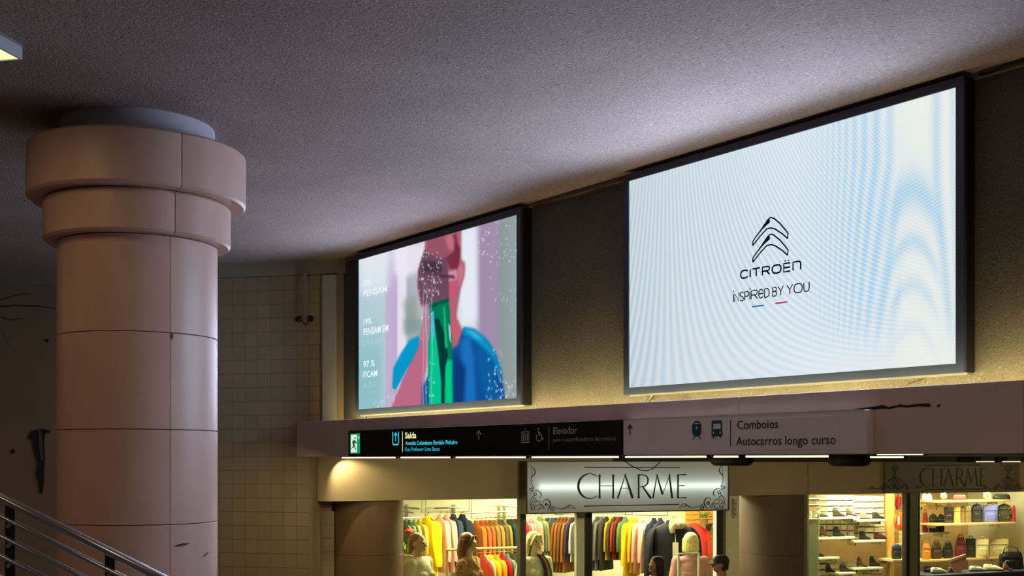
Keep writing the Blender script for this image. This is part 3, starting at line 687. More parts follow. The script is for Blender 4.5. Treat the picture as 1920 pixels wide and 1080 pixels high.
fit_text('lettering', 'Comboios', WF, 1383, 1459.5, 804.5, 16.5, SIGY-.002, M_dk, wsign, inv, bold=.004)
fit_text('lettering', 'Autocarros longo curso', WF, 1381, 1567.5, 835, 16.8, SIGY-.002, M_dk, wsign, inv, bold=.004)
# ================================================================== SHOP FRONT
ZL = EYE-.705*K                      # underside of the shop header
zh1 = SOFF
def sx(px, b=0): return SF.a(px, b)
struct('trim_5', MB().box((sx(1150), .02, EYE-.012), (sx(2300), .3, zh1)).box((sx(1150), -.03, EYE-.03), (sx(2300), .02, zh1)), M_dark, SF.M)
# header band with a rounded left end
hd = MB(); xa = sx(586); r = .30; prof = []
for i in range(9):
    a = PI/2*i/8; prof.append((xa+r-r*math.cos(a), -(r*math.sin(a))+r-.0))
P = [(xa, .75)]+[(p[0], p[1]) for p in prof]+[(sx(2300), 0), (sx(2300), .3), (xa+.5, .75)]
hd.rings([[(p[0], p[1], ZL) for p in P], [(p[0], p[1], EYE-.03) for p in P], [(p[0], p[1], zh1) for p in P]])
header = struct('wall_shop_header', hd, M_lintel, SF.M, smooth=True)
for px in (975+30, 1515): MB().box((sx(px)-.003, -.003, ZL), (sx(px)+.003, .001, EYE-.03)).build('joint', M_core, header)
ret = struct('wall_return', MB().box((-.02, .30, 0), (sx(650)-.1, .40, ZL)), M_plaster, SF.M)
zz_ = BF.z(520, 518, 0)
while zz_ > ZL: zz_ -= ts
while zz_ > EYE-1.6:
    for i_ in range(2): link('tile', me_t, TM[i_], ret, Matrix.Translation((.01+i_*ts, .299, zz_-ts)))
    zz_ -= ts
# round half columns between the shop windows
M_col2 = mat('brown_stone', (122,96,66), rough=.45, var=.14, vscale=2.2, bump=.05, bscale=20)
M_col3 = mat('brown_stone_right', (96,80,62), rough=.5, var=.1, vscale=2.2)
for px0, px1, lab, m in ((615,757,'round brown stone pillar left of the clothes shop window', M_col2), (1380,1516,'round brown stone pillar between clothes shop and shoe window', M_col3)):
    b = .47; c = SF.a((px0+px1)/2, b); rr = (px1-px0)/2/F*SF.t((px0+px1)/2, b)*.985
    t = thing('pillar', lab, 'pillar', SF.at(c, b), 'round pillars of the shop front')
    MB().lathe([(rr-.02, .0), (rr-.02, ZL)], 32).build('core', M_core, t, smooth=True)
    zj = SF.z(px0, 1045, 0); hs = [0, zj-1.0, zj, ZL]
    for i in range(3):
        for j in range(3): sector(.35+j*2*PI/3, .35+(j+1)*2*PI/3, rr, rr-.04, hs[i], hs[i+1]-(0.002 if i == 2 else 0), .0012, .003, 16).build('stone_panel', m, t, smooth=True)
# shop shells
M_cream = mat('shop_cream_wall', (226,222,190), rough=.7, var=.03)
M_shopfl = mat('shop_floor', (150,140,120), rough=.35, var=.06)
xs0, xs1, xs2 = sx(600), sx(1392), sx(2250)
D1 = 3.6; D2 = 2.6
struct('wall_shop_back', MB().box((sx(650)-.1, D1, 0), (7.2, D1+.1, ZL+.28)), M_cream, SF.M)
struct('wall_shop_left', MB().box((sx(650)-.1, .9, 0), (sx(650), D1, ZL+.28)), M_cream, SF.M)
struct('wall_shop_divider', MB().box((7.1, .95, 0), (7.2, 3.6, ZL+.28)), M_cream, SF.M)
struct('ceiling_shop', MB().box((sx(650)-.1, .32, ZL+.28), (xs2, 4.2, ZL+.38)), M_cream, SF.M)
struct('wall_shoe_back', MB().box((7.2, D2, 0), (xs2, D2+.1, ZL+.28)), mat('shop_wood_wall', (196,160,104), rough=.6, var=.1), SF.M)
struct('wall_bag_right', MB().box((SF.a(1899, 1.6), 1.35, 0), (SF.a(1899, 1.6)+1.6, 1.45, ZL+.28)).box((SF.a(1899, 1.6), 1.45, 0), (SF.a(1899, 1.6)+.1, D2, ZL+.28)), M_cream, SF.M)
# window frames
M_post = mat('post_olive', (120,118,84), rough=.45, var=.03); M_postd = mat('post_dark', (44,42,32), rough=.5, var=0); M_postl = mat('post_pale', (238,240,200), rough=.4, var=.03)
def frame_post(name, x0, x1, b0, b1, m, z1=None, parent=None):
    return MB().box((sx(x0), b0, 0), (sx(x1), b1, z1 or ZL), bev=.004).build(name, m, parent, SF.M if parent is None else None)
w1 = bpy.data.objects.new('window_1', None); COL.objects.link(w1); w1.matrix_world = SF.M; w1['kind'] = 'structure'
frame_post('post', 1083, 1098, .03, .10, M_postl, None, w1); frame_post('post', 1100, 1112, .02, .12, M_postd, None, w1)
frame_post('post', 1346, 1357, .02, .12, M_postd, None, w1); frame_post('post', 975, 986, -.01, .10, mat('post_grey', (96,92,76), rough=.5, var=0), None, w1)
frame_post('post', 1343, 1346, .03, .08, emat('edge_glow', (.95,.9,.6), 1.0), None, w1)  # thin strip given emission so the edge looks brightly lit; no lamp
frame_post('post', 1358, 1364, .03, .1, M_post, None, w1)
frame_post('jamb', 1366, 1388, .02, .14, M_postl, None, w1)
w2 = bpy.data.objects.new('window_2', None); COL.objects.link(w2); w2.matrix_world = SF.M; w2['kind'] = 'structure'
frame_post('post', 1503, 1514, .01, .1, M_post, None, w2); frame_post('post', 1702, 1708, .03, .12, M_postd, None, w2); frame_post('post', 1708, 1722, .0, .12, M_post, None, w2); frame_post('post', 1722, 1728, .03, .12, M_postd, None, w2)
gm = bpy.data.materials.new('window_glass'); gm.use_nodes = True; nt = gm.node_tree
for n in list(nt.nodes): nt.nodes.remove(n)
tr = nt.nodes.new('ShaderNodeBsdfTransparent'); gl = nt.nodes.new('ShaderNodeBsdfGlossy'); gl.inputs['Roughness'].default_value = .02; fz = nt.nodes.new('ShaderNodeFresnel'); fz.inputs[0].default_value = 1.45
mx = nt.nodes.new('ShaderNodeMixShader'); oo = nt.nodes.new('ShaderNodeOutputMaterial'); tr.inputs[0].default_value = (.95,.98,.94,1)
nt.nodes.remove(fz); mx.inputs[0].default_value = .05; nt.links.new(tr.outputs[0], mx.inputs[1]); nt.links.new(gl.outputs[0], mx.inputs[2]); nt.links.new(mx.outputs[0], oo.inputs[0])
for w, x0, x1 in ((w1, 757, 1083), (w1, 1112, 1346), (w2, 1514, 1702), (w2, 1728, 1960)):
    MB().box((sx(x0), .06, .08), (sx(x1), .066, ZL)).build('pane', gm, w)
# entrance gate track and vent on the pale jamb, header lamps
t = thing('wall_vent', 'narrow white vent box on the pale door jamb right of the shop door', 'vent', SF.at(sx(1377), -.005, SF.z(1377, 970, 0)))
MB().box((-.022, -.02, 0), (.022, .02, SF.z(1377,935,0)-SF.z(1377,970,0))).build('vent_body', mat('white_plastic', (206,208,190), rough=.4, var=0), t)
for i in range(3): MB().ell((0, -.021, .04+.07*i), (.012, .004, .012), 8, 6).build('vent_hole', M_post, t)
for px, nm in ((1847, 'left'), (1896, 'right')):
    t = thing('header_lamp', 'small warm lamp on the header above the unlit shop sign, %s one' % nm, 'lamp', SF.at(sx(px, -.3), -.3, EYE-.03))
    w_ = 17/F*SF.t(px, -.3)
    MB().box((-w_, -.05, .008), (w_, .05, .07)).build('lamp_body', M_dark, t); MB().box((-w_*.95, -.052, -.004), (w_*.95, .045, .008)).build('lamp_lens', emat('warm_lens', (1,.92,.6), 1.3), t)

# shop lights inside: ceiling panels, plus a tilted front strip added to brighten the mannequins
for (x0, x1, b, p) in ((770, 1340, .40, 1.3), (770, 1060, 1.3, 1.0), (1130, 1340, 1.3, .9), (1530, 1690, .9, .8), (1740, 1890, .9, .8), (900, 1300, 2.9, .8)):
    a0, a1 = SF.a(x0, b), SF.a(x1, b); l = area('shop_light', (0,0,0), abs(a1-a0), .5 if b > .6 else .1, LIGHTS['shop']*p, (1.0, .94, .60))
    l.matrix_world = SF.at((a0+a1)/2, b, ZL+(.13 if b < .6 else .26)) @ Matrix.Rotation(math.radians(38 if b < .6 else 0), 4, 'X')
# unseen fill lights added under the soffit to brighten header, pillars and tiles
for px, b_, p_ in ((480, -.9, .5), (820, -1.6, .7), (1150, -2.2, .8), (1500, -2.6, 1.1), (1800, -2.8, 1.2), (2100, -2.0, 1.0)):
    l = area('walkway_fill', (0,0,0), .25, .25, LIGHTS['under']*p_, (1.0,.80,.46)); l.matrix_world = SF.at(SF.a(px, b_), b_, SOFF-.02, 0) @ Matrix.Rotation(math.radians(35 if px != 480 else 10), 4, 'X')
# lamp that washes the left end of the header
sp = bpy.data.lights.new('header_spot', 'SPOT'); sp.energy = LIGHTS['spot']; sp.color = (1.0,.84,.50); sp.spot_size = math.radians(96); sp.spot_blend = .6; sp.shadow_soft_size = .01
so = bpy.data.objects.new('header_spot', sp); COL.objects.link(so)
so.matrix_world = SF.at(sx(628), -.19, EYE+.018) @ Matrix.Rotation(math.radians(-34), 4, 'Y') @ Matrix.Rotation(math.radians(26), 4, 'X')

# ------------------------------------------------------------------ shop signs
CH = [(495, 1305)]
def charme(place, name, m, parent):
    """place(cx, cy) -> (x, z); letters drawn in a 180-unit tall box on baseline 935"""
    def tap(name_, polys):
        mb = MB()
        for pts, ww in polys:
            Q = [place(495+x, 935-y) for x, y in pts]; s_ = abs(place(100, 0)[0]-place(0, 0)[0])/100
            mb.stroke(Q, [w*s_ for w in ww], .004, y=0)
        return mb.build(name_, m, parent)
    arc = []; aw = []
    for i in range(19):
        a = math.radians(52+256*i/18); arc.append((86+86*math.cos(a), 89+93*math.sin(a))); aw.append(6+12*max(0, -math.cos(a))**1.2)
    tap('letter', [(arc, aw)])
    fl = lambda x, y0, y1, w=13: ([(x, y0), (x, y0+(y1-y0)*.12), (x, (y0+y1)/2), (x, y1-(y1-y0)*.12), (x, y1)], [w+6, w, w-1, w, w+6])
    tap('letter', [fl(160,-3,176), fl(262,-3,176), ([(160,91),(262,91)], [5,5])])
    tap('letter', [([(296,-3),(355,180)], [13,4]), ([(350,180),(408,-2)], [9,20]), ([(318,74),(386,74)], [5,5])])
    bowl = [(446,174),(490,174),(512,164),(524,140),(520,110),(500,90),(470,84),(450,84)]
    tap('letter', [fl(453,-3,176), (bowl, [6,7,10,13,13,9,6,5]), ([(482,86),(545,-3)], [10,19])])
    tap('letter', [([(560,-2),(592,178)], [13,4]), ([(588,178),(632,26)], [8,17]), ([(632,26),(688,178)], [4,5]), ([(682,178),(704,-2)], [10,18])])
    tap('letter', [fl(748,-2,177), ([(748,174),(808,175)], [6,9]), ([(748,92),(798,92)], [5,7]), ([(748,2),(810,2)], [6,10])])
def spiral(c, r0, turns, a0, w0, w1, sg=1, n=22):
    pts = []; 
    for i in range(n+1):
        f = i/n; a = a0+sg*turns*2*PI*f; r = r0*(1-f*.85); pts.append((c[0]+r*math.cos(a), c[1]+r*math.sin(a)))
    return pts, [w0+(w1-w0)*i/n for i in range(n+1)]
ORN = []
def cv(pts, ws):
    """smooth a few points into a curve"""
    out = []; n = len(pts)
    for i in range(n-1):
        p0, p1, p2, p3 = pts[max(i-1,0)], pts[i], pts[i+1], pts[min(i+2,n-1)]
        for k in range(5):
            t = k/5; out.append(tuple(.5*((2*p1[j])+(-p0[j]+p2[j])*t+(2*p0[j]-5*p1[j]+4*p2[j]-p3[j])*t*t+(-p0[j]+3*p1[j]-3*p2[j]+p3[j])*t**3) for j in (0,1)))
    out.append(pts[-1]); return out, [np.interp(i/(len(out)-1), np.linspace(0,1,len(ws)), ws) for i in range(len(out))]
ORN += [cv([(150,145),(200,180),(222,240),(200,290),(155,335)], [4,12,14,16,12]), cv([(150,145),(168,240),(155,330)], [4,5,8]), cv([(155,330),(150,420),(172,480),(200,540)], [12,8,7,10]),
        spiral((142,548), 42, 1.3, 5.0, 10, 14, 1), cv([(195,580),(250,570),(300,595),(330,650),(310,690),(290,705)], [6,12,12,16,9,4]), spiral((214,640), 42, 1.2, 4.4, 8, 16, 1), cv([(190,575),(160,600),(125,640)], [12,9,4]),
        cv([(180,680),(135,760),(120,830)], [10,9,5]), cv([(180,680),(215,720),(245,755)], [10,12,5]), cv([(200,740),(160,800),(130,830)], [8,9,4]), cv([(200,790),(245,765),(290,770),(300,800)], [6,10,10,4]), cv([(300,800),(340,835),(335,880)], [6,11,4]), cv([(230,850),(290,830),(340,840),(385,885),(340,895),(270,870)], [5,8,10,10,8,5]),
        cv([(215,790),(235,830),(270,850)], [5,8,4]), spiral((170,880), 58, 1.3, 3.6, 9, 16, 1), cv([(220,905),(270,925),(305,895),(280,872)], [7,10,10,5]), cv([(105,940),(170,925),(240,940)], [3,4,3]),
        cv([(365,775),(400,735),(450,740),(490,790),(490,850),(460,900),(430,930)], [7,10,14,18,18,12,5]), spiral((412,828), 34, 1.2, 4.2, 7, 16, 1), cv([(400,800),(445,820),(460,860)], [6,9,5]),
        spiral((522,905), 52, 1.25, 4.4, 10, 16, 1), cv([(570,860),(620,890),(690,903),(760,890),(830,835)], [5,8,9,14,12]), cv([(740,893),(790,870),(830,835)], [6,16,10]), cv([(830,830),(890,850),(950,905)], [8,9,5]), cv([(850,835),(810,890),(870,880),(940,905)], [5,7,8,5])]
def ornament(place, m, parent):
    s_ = abs(place(100, 0)[0]-place(0, 0)[0])/100; mb = MB()
    for pts, ww in ORN: mb.stroke([place(x, y) for x, y in pts], [w*s_ for w in ww], .003, y=0)
    return mb.build('ornament', m, parent)
# lit sign, standing forward of the header
bS = -.22; a0, a1 = sx(986, bS), sx(1367, bS); z0, z1 = SF.z(1176, 959, bS), EYE-.018
t = thing('shop_sign', 'white shop sign box lit from inside reading CHARME above the clothes shop', 'sign', SF.at((a0+a1)/2, bS, z0), 'shop name signs'); L2 = (a1-a0)/2; Hs = z1-z0
M_sframe = mat('sign_frame', (74,74,64), rough=.4, metal=.4, var=0)
MB().box((-L2, 0, -.012), (L2, .2, Hs)).build('sign_box', M_sframe, t)
f = MB().box((-L2, -.012, -.012), (L2, 0, .004)).box((-L2, -.012, Hs-.008), (L2, 0, Hs)).box((-L2, -.012, 0), (-L2+.016, 0, Hs)).box((L2-.022, -.012, 0), (L2, 0, Hs)); f.build('frame', M_sframe, t)
# translucent face: two tubes glow through it
m = bpy.data.materials.new('backlit_face'); m.use_nodes = True; nt = m.node_tree; N = nt.nodes; L = nt.links; bs_ = N['Principled BSDF']; bs_.inputs['Base Color'].default_value = (.42,.44,.38,1); bs_.inputs['Roughness'].default_value = .35
def math_(op, a, b=None, c=None):
    n = N.new('ShaderNodeMath'); n.operation = op
    for i, v in enumerate((a, b, c)):
        if v is None: continue
        if isinstance(v, (int, float)): n.inputs[i].default_value = v
        else: L.new(v, n.inputs[i])
    return n.outputs[0]
tc = N.new('ShaderNodeTexCoord'); sxyz = N.new('ShaderNodeSeparateXYZ'); L.new(tc.outputs['Object'], sxyz.inputs[0])
X, Z = sxyz.outputs[0], sxyz.outputs[2]
tot = None
for c0, c1 in ((1012, 1172), (1212, 1352)):
    ca, cb = sx(c0, bS)-(a0+a1)/2, sx(c1, bS)-(a0+a1)/2; mid, hl = (ca+cb)/2, (cb-ca)/2
    dx = math_('MAXIMUM', math_('SUBTRACT', math_('ABSOLUTE', math_('SUBTRACT', X, mid)), hl-.03), 0); dz = math_('SUBTRACT', Z, Hs*.50)
    r2 = math_('ADD', math_('MULTIPLY', dx, dx), math_('MULTIPLY', dz, dz))
    k1 = math_('DIVIDE', .0032, math_('ADD', r2, .0032)); k2 = math_('MULTIPLY', math_('DIVIDE', .022, math_('ADD', r2, .022)), .30)
    v = math_('ADD', math_('MULTIPLY', math_('POWER', k1, 1.6), .75), k2); tot = v if tot is None else math_('ADD', tot, v)
L.new(tot, bs_.inputs['Emission Strength']); bs_.inputs['Emission Color'].default_value = (.84,1.0,.90,1)
MB().box((-L2+.016, -.004, .004), (L2-.022, .0, Hs-.008)).build('glowing_face', m, t)
ci = (a0+a1)/2
pl = lambda cx_, cy: (SF.a(960+cx_/4, bS)-ci, SF.z(960+cx_/4, 700+cy/4, bS)-z0)
sub = bpy.data.objects.new('lettering', None); COL.objects.link(sub); sub.parent = t; sub.matrix_local = Matrix.Translation((0, -.009, 0))
M_let = mat('sign_letters', (14,26,20), rough=.5, var=0)
charme(pl, 'letter', M_let, sub)
for (x0, x1, y0, y1) in ((540,1257,705,706),(537,1252,996,983)):
    MB().stroke([pl(x0, y0), pl(x1, y1)], .012, .004).build('rule', M_let, sub)
ol = lambda x, y: (SF.a(980+x/9.6, bS)-ci, SF.z(980+x/9.6, 860+y/9.6, bS)-z0)
orr = lambda x, y: (SF.a(1371-x/9.6, bS)-ci, SF.z(1371-x/9.6, 860+y/9.6-.012*(1371-x/9.6-990)*.98+1.0, bS)-z0)
ornament(ol, M_let, sub); ornament(orr, M_let, sub)
# unlit sign
bS2 = -.05; a0, a1 = sx(1660, bS2), sx(1912, bS2); z0 = ZL+.012; z1 = EYE-.035
t = thing('shop_sign', 'dim unlit shop sign reading CHARME on the header above the bag window', 'sign', SF.at((a0+a1)/2, bS2, z0), 'shop name signs'); L2 = (a1-a0)/2; ci = (a0+a1)/2
M_dimface = mat('dim_sign_face', (118,112,84), rough=.5, var=.03)
MB().box((-L2, 0, 0), (L2, .05, z1-z0), bev=.004).build('sign_face', M_dimface, t)
M_let2 = mat('dim_letters', (40,34,24), rough=.6, var=0)
sub = bpy.data.objects.new('lettering', None); COL.objects.link(sub); sub.parent = t; sub.matrix_local = Matrix.Translation((0, -.004, 0))
def pl2(cx_, cy):          # same letters, laid over columns 1725..1849 and rows 879..911
    f = (cx_-495)/810; px = 1725+123*f; py = 911.5-(935-cy)*.185; py += -1.0*f
    return (SF.a(px, bS2)-ci, SF.z(px, py, bS2)-z0)
charme(pl2, 'letter', M_let2, sub)
for y in (872.5, 917.5): MB().stroke([(SF.a(1735, bS2)-ci, SF.z(1735, y, bS2)-z0), (SF.a(1838, bS2)-ci, SF.z(1838, y-.6, bS2)-z0)], .012, .003).build('rule', M_let2, sub)
for cxp, sg in ((1678, 1), (1890, 1)):
    for mir in (1, -1):
        o2 = lambda x, y: (SF.a(cxp+mir*(x-130)/16.5, bS2)-ci, SF.z(cxp, 870+(y-100)/17.5, bS2)-z0)
        ornament(o2, M_let2, sub)

# ================================================================== GOODS IN THE SHOPS
def cloth(rgb, name=None): return mat(name or 'cloth_%d_%d_%d' % rgb, rgb, rough=.9, var=.12, vscale=9, bump=.25, bscale=22, spec=.15)
def sup(w, d, n=16, p=2.6):
    out = []
    for k in range(n):
        a = 2*PI*k/n; c, s_ = math.cos(a), math.sin(a)
        out.append((w*math.copysign(abs(c)**(2/p), c), d*math.copysign(abs(s_)**(2/p), s_)))
    return out
def garment_meshes(h, w, d, flare=1.1, seed=1):
    """a jacket on a hanger; origin at the hanger hook's foot (neck), body hangs below"""
    rg = np.random.RandomState(seed); ph = rg.uniform(0, 6, 4); mb = MB(); mb.smooth = True; rs = []
    for z, fw, fd in ((.0,.26,.5),(-.03,.42,.7),(-.055,.72,.8),(-.085,.92,.9),(-.13,.98,1.0),(-.25,.95,1.0),(-.45*h,.93,.95),(-.7*h,.97*((1+flare)/2),1),(-h+.012,flare,1.05),(-h,flare*.97,.95)):
        rs.append([(x*(1+.03*math.sin(5*z+ph[0])), y*(1+.16*math.sin(3*math.atan2(y,x)*2+ph[1]+z*2)*min(1, -z*2)), z) for x, y in sup(w*fw, d*fd)])
    mb.rings(rs); body = mb.mesh('body')
    sl = []
    for s_ in (-1, 1):
        m2 = MB(); m2.smooth = True; rs = []
        P = [(.90*w,-.07), (1.06*w,-.14), (1.13*w,-.28*1), (1.17*w,-.5*h), (1.2*w,-.72*h), (1.2*w,-.78*h)]
        for i, (x, z) in enumerate(P):
            r_ = (.05,.062,.062,.055,.045,.04)[i]
            rs.append([(s_*(x+r_*.62*math.cos(a)), r_*1.15*math.sin(a)+.01*math.sin(z*9+ph[2]), z+r_*.35*math.cos(a)*(-1)) for a in np.linspace(0, 2*PI, 11)[:-1]])
        m2.rings(rs); sl.append(m2.mesh('sleeve'))
    c = MB(); c.smooth = True
    c.rings([[(x, y, z) for x, y in sup(w*q, d*e, 16, 2)] for z, q, e in ((-.03,.36,.75),(.012,.32,.7),(.022,.28,.6),(.0,.22,.45))], cap=False); col_ = c.mesh('collar')
    hg = MB(); hg.tube([(-w*.8,0,-.065), (-w*.3,0,-.01), (0,0,.01), (w*.3,0,-.01), (w*.8,0,-.065)], .007, 6)
    hg.tube([(0,0,.005), (0,0,.055), (.018,0,.075), (.03,0,.06), (.022,0,.045)], .003, 5)
    return body, sl, col_, hg.mesh('hanger')
GM = {'coat': garment_meshes(.78, .21, .055, 1.12, 1), 'jacket': garment_meshes(.62, .21, .055, 1.02, 2), 'shirt': garment_meshes(.56, .20, .055, 1.05, 3), 'slim': garment_meshes(.62, .17, .055, 1.15, 4), 'big': garment_meshes(.85, .25, .055, 1.15, 5)}
M_hang = mat('hanger_black', (26,24,22), rough=.5, var=0)
def garment(kind, rgb, px, py, b, rz, label, group, sc=1.0, cat='jacket', m=None, accent=None, thick=1.0):
    """px, py: where the neck shows in the frame"""
    p = SF.p(px, py, b); t = thing({'coat':'coat','jacket':'jacket','shirt':'shirt','slim':'blouse','big':'raincoat'}[kind], label, cat, SF.at(p.x, p.y, p.z, rz) @ Matrix.Diagonal((sc, sc*thick, sc, 1)), group)
    body, sl, co_, hg = GM[kind]; m = m or cloth(rgb)
    link('body', body, m, t); link('sleeve', sl[0], m, t); link('sleeve', sl[1], m, t); link('collar', co_, accent or m, t); link('hanger', hg, M_hang, t)
    return t
FACE = -math.atan2(SF.e[1], SF.e[0])
def rail(x0, y0, x1, y1, b0, b1, r, label, m, ends=True):
    p, q = SF.p(x0, y0, b0), SF.p(x1, y1, b1); c = (p+q)/2
    t = thing('clothes_rail', label, 'clothes rail', SF.M @ Matrix.Translation(c))
    MB().tube([p-c, q-c], r, 8).build('rail_bar', m, t, smooth=True)
    for e in (p, q):
        if ends: MB().tube([e-c, (e-c)+Vector((0,0,-1))*c.z], r*.8, 8).build('upright', m, t, smooth=True)
    return t
M_chrome = mat('chrome', (200,200,190), rough=.2, metal=1, var=0); M_wood = mat('pale_wood', (210,176,110), rough=.5, var=.1)
bk = 2.3
# back rail, clothes left of the door post: (colour, name, px of neck, py, kind)
rowA = [((84,104,74),'moss green',760,978,'slim'),((96,118,84),'sage green',768,977,'slim'),((150,150,80),'olive yellow',777,978,'slim'),((204,172,66),'mustard',786,977,'jacket')]
rowB = [((232,196,20),'bright yellow',802,966,'big'),((232,176,156),'blush pink',826,968,'coat'),((226,168,150),'dusty pink',838,969,'coat'),((52,62,76),'slate blue',850,969,'coat'),((38,44,58),'navy',867,968,'coat')]
rowC = [((206,112,48),'burnt orange',893,980,'jacket'),((192,100,44),'rust orange',903,980,'jacket'),((176,96,46),'copper brown',911,980,'jacket'),((150,116,62),'tan',920,980,'jacket'),((178,138,70),'caramel',929,979,'jacket'),((120,96,54),'bronze brown',936,980,'jacket'),((62,92,82),'teal green',941,980,'slim'),((200,160,60),'ochre',946,979,'slim'),((44,68,64),'dark green patterned',953,977,'coat'),((58,80,70),'bottle green',959,977,'coat'),((118,28,38),'maroon',966,972,'coat'),((196,34,56),'crimson',972,972,'coat'),((226,92,52),'coral orange',980,973,'coat'),((176,190,208),'pale blue',987,972,'slim'),((226,168,160),'pale pink',993,972,'slim')]
rowD = [((224,190,160),'cream pink',1003,970,'slim'),((120,156,124),'mint green',1010,970,'slim'),((214,170,60),'golden yellow',1014,970,'slim')]
def label_row(row, what): 
    out = []
    for i, r_ in enumerate(row):
        l = row[i-1][1] if i else None; n = row[i+1][1] if i+1 < len(row) else None
        s_ = '%s %s hanging ' % (r_[1], what.get(r_[4], 'coat'))
        s_ += ('between the %s and the %s one' % (l, n)) if l and n else ('beside the %s one, %s of the row' % (l or n, 'last' if l else 'first'))
        out.append(s_)
    return out
KW = {'slim':'blouse','jacket':'jacket','coat':'coat','shirt':'shirt','big':'raincoat'}
KC = {'slim':'blouse','jacket':'jacket','coat':'coat','shirt':'shirt','big':'raincoat'}
def lay(row, b0, db, rz, group, sc=1.0, tail=''):
    P = [SF.p(r_[2], r_[3], b0+db*i) for i, r_ in enumerate(row)]; nv = Vector((-math.sin(rz), math.cos(rz), 0)); ex = Vector((math.cos(rz), math.sin(rz), 0))
    zm = sum(p.z for p in P)/len(P); A_, B_ = P[0].copy(), P[-1].copy(); A_.z = B_.z = zm; d = (B_-A_).normalized()
    P = [A_+d*max(0, (p-A_).dot(d)) for p in P]
    g = [abs((P[i+1]-P[i]).dot(nv)) for i in range(len(P)-1)]
    for i, (r_, lb) in enumerate(zip(row, label_row(row, KW))):
        room = min([g[k] for k in (i-1, i) if 0 <= k < len(g)] or [.1])
        th = min(1.2 if r_[4] == 'big' else 1.0, room*.5/.088)
        q = P[i]; gm_ = garment(r_[4], r_[0], r_[2], r_[3], q.y, rz, lb+tail, group, sc, KC[r_[4]], thick=th)
        gm_.matrix_world = SF.at(q.x, q.y, q.z, rz) @ Matrix.Diagonal((sc, sc*th, sc, 1))
    return (P[0]-d*.1+ex*.0145*sc), (P[-1]+d*.1+ex*.0145*sc), .058*sc
def rail_for(ends, label, m, r=.005, up=None):
    p, q, dz = ends; p = p.copy(); q = q.copy(); p.z += dz; q.z += dz; c = (p+q)/2
    t = thing('clothes_rail', label, 'clothes rail', SF.M @ Matrix.Translation(c))
    MB().tube([p-c, q-c], r, 8).build('rail_bar', m, t, smooth=True)
    for e in (p, q):
        h = ZL+.28-e.z if up is None else -e.z
        MB().tube([e-c, (e-c)+Vector((0,0,h))], r, 8).build('upright', m, t, smooth=True)
    return t
RZL = FACE-math.radians(58); RZR = FACE+math.radians(58)
rail_for(lay(rowA, bk-.3, .02, RZL, 'clothes at the left end of the shop', .9), 'short chrome rail with green blouses at the left end of the shop', M_chrome)
rail_for(lay(rowB, bk, .02, RZL, 'long coats on the back rail'), 'chrome rail carrying the yellow, pink and navy coats', M_chrome)
rail_for(lay(rowC, bk+.25, .02, RZL, 'jackets on the back rail'), 'long chrome rail carrying the orange to crimson jackets', M_chrome)
rail_for(lay(rowD, bk+.46, .02, RZL, 'light blouses on the back rail'), 'short rail carrying the cream pink and mint blouses', M_chrome)
# chrome wall system at the top of the white wall
for (x0, y0, x1, y1) in ((757,951,786,954),(815,953,864,951),(875,962,955,959),(940,948,984,951),(757,959,775,962)):
    p, q = SF.p(x0, y0, D1-.25), SF.p(x1, y1, D1-.25); c = (p+q)/2
    t = thing('wall_rail', 'chrome wall rail on the white back wall, near column %s' % {757:'the far left corner',815:'the yellow raincoat',875:'the navy coat',940:'the sign post'}[x0] if y0 != 959 else 'short lower chrome rail on the white wall in the far left corner', 'rail', SF.M @ Matrix.Translation(c), 'chrome wall rails')
    MB().tube([p-c, q-c], .014, 8).build('bar', M_chrome, t, smooth=True)
    for e in (p, q): MB().tube([e-c, (e-c)+Vector((0,.25,0))], .01, 6).build('bracket', M_chrome, t)
for px in (762, 850, 935, 945):
    o = MB().box((-.02, -.03, -1.2), (.02, 0, .0)).build('wall_upright', mat('upright_grey', (150,148,120), rough=.4, metal=.3, var=0), None, SF.M @ Matrix.Translation(SF.p(px, 946, D1)))
    o['label'] = 'slim grey upright on the white shop wall behind the %s' % {762:'moss green blouse',850:'slate blue coat',935:'caramel jacket',945:'ochre blouse'}[px]; o['category'] = 'wall upright'; o['group'] = 'wall uprights'
# low front rail with clothes
rowE = [((178,62,44),'brick red',905,1044,'jacket'),((222,196,158),'cream',911,1042,'jacket'),((232,186,24),'sunny yellow',920,1040,'jacket'),((214,150,40),'amber',931,1040,'jacket'),((176,28,36),'deep red',941,1041,'jacket'),((106,120,96),'grey green',950,1040,'jacket'),((66,60,52),'charcoal brown',961,1042,'jacket'),((80,72,62),'taupe',969,1043,'jacket'),((56,50,46),'dark grey',977,1044,'jacket')]
eE = lay(rowE, 1.45, .015, RZL, 'jackets on the low front rail', .92)
rail_for(eE, 'thin rail behind the pale wooden bar holding the short red and yellow jackets', M_chrome, .005, 'floor')
p_ = SF.p(838, 1031, 1.15); q_ = SF.p(985, 1028, 1.15); q_.z = p_.z; rail_for((p_, q_, 0), 'pale wooden bar across the shop right behind the mannequins', M_wood, .018, 'floor')
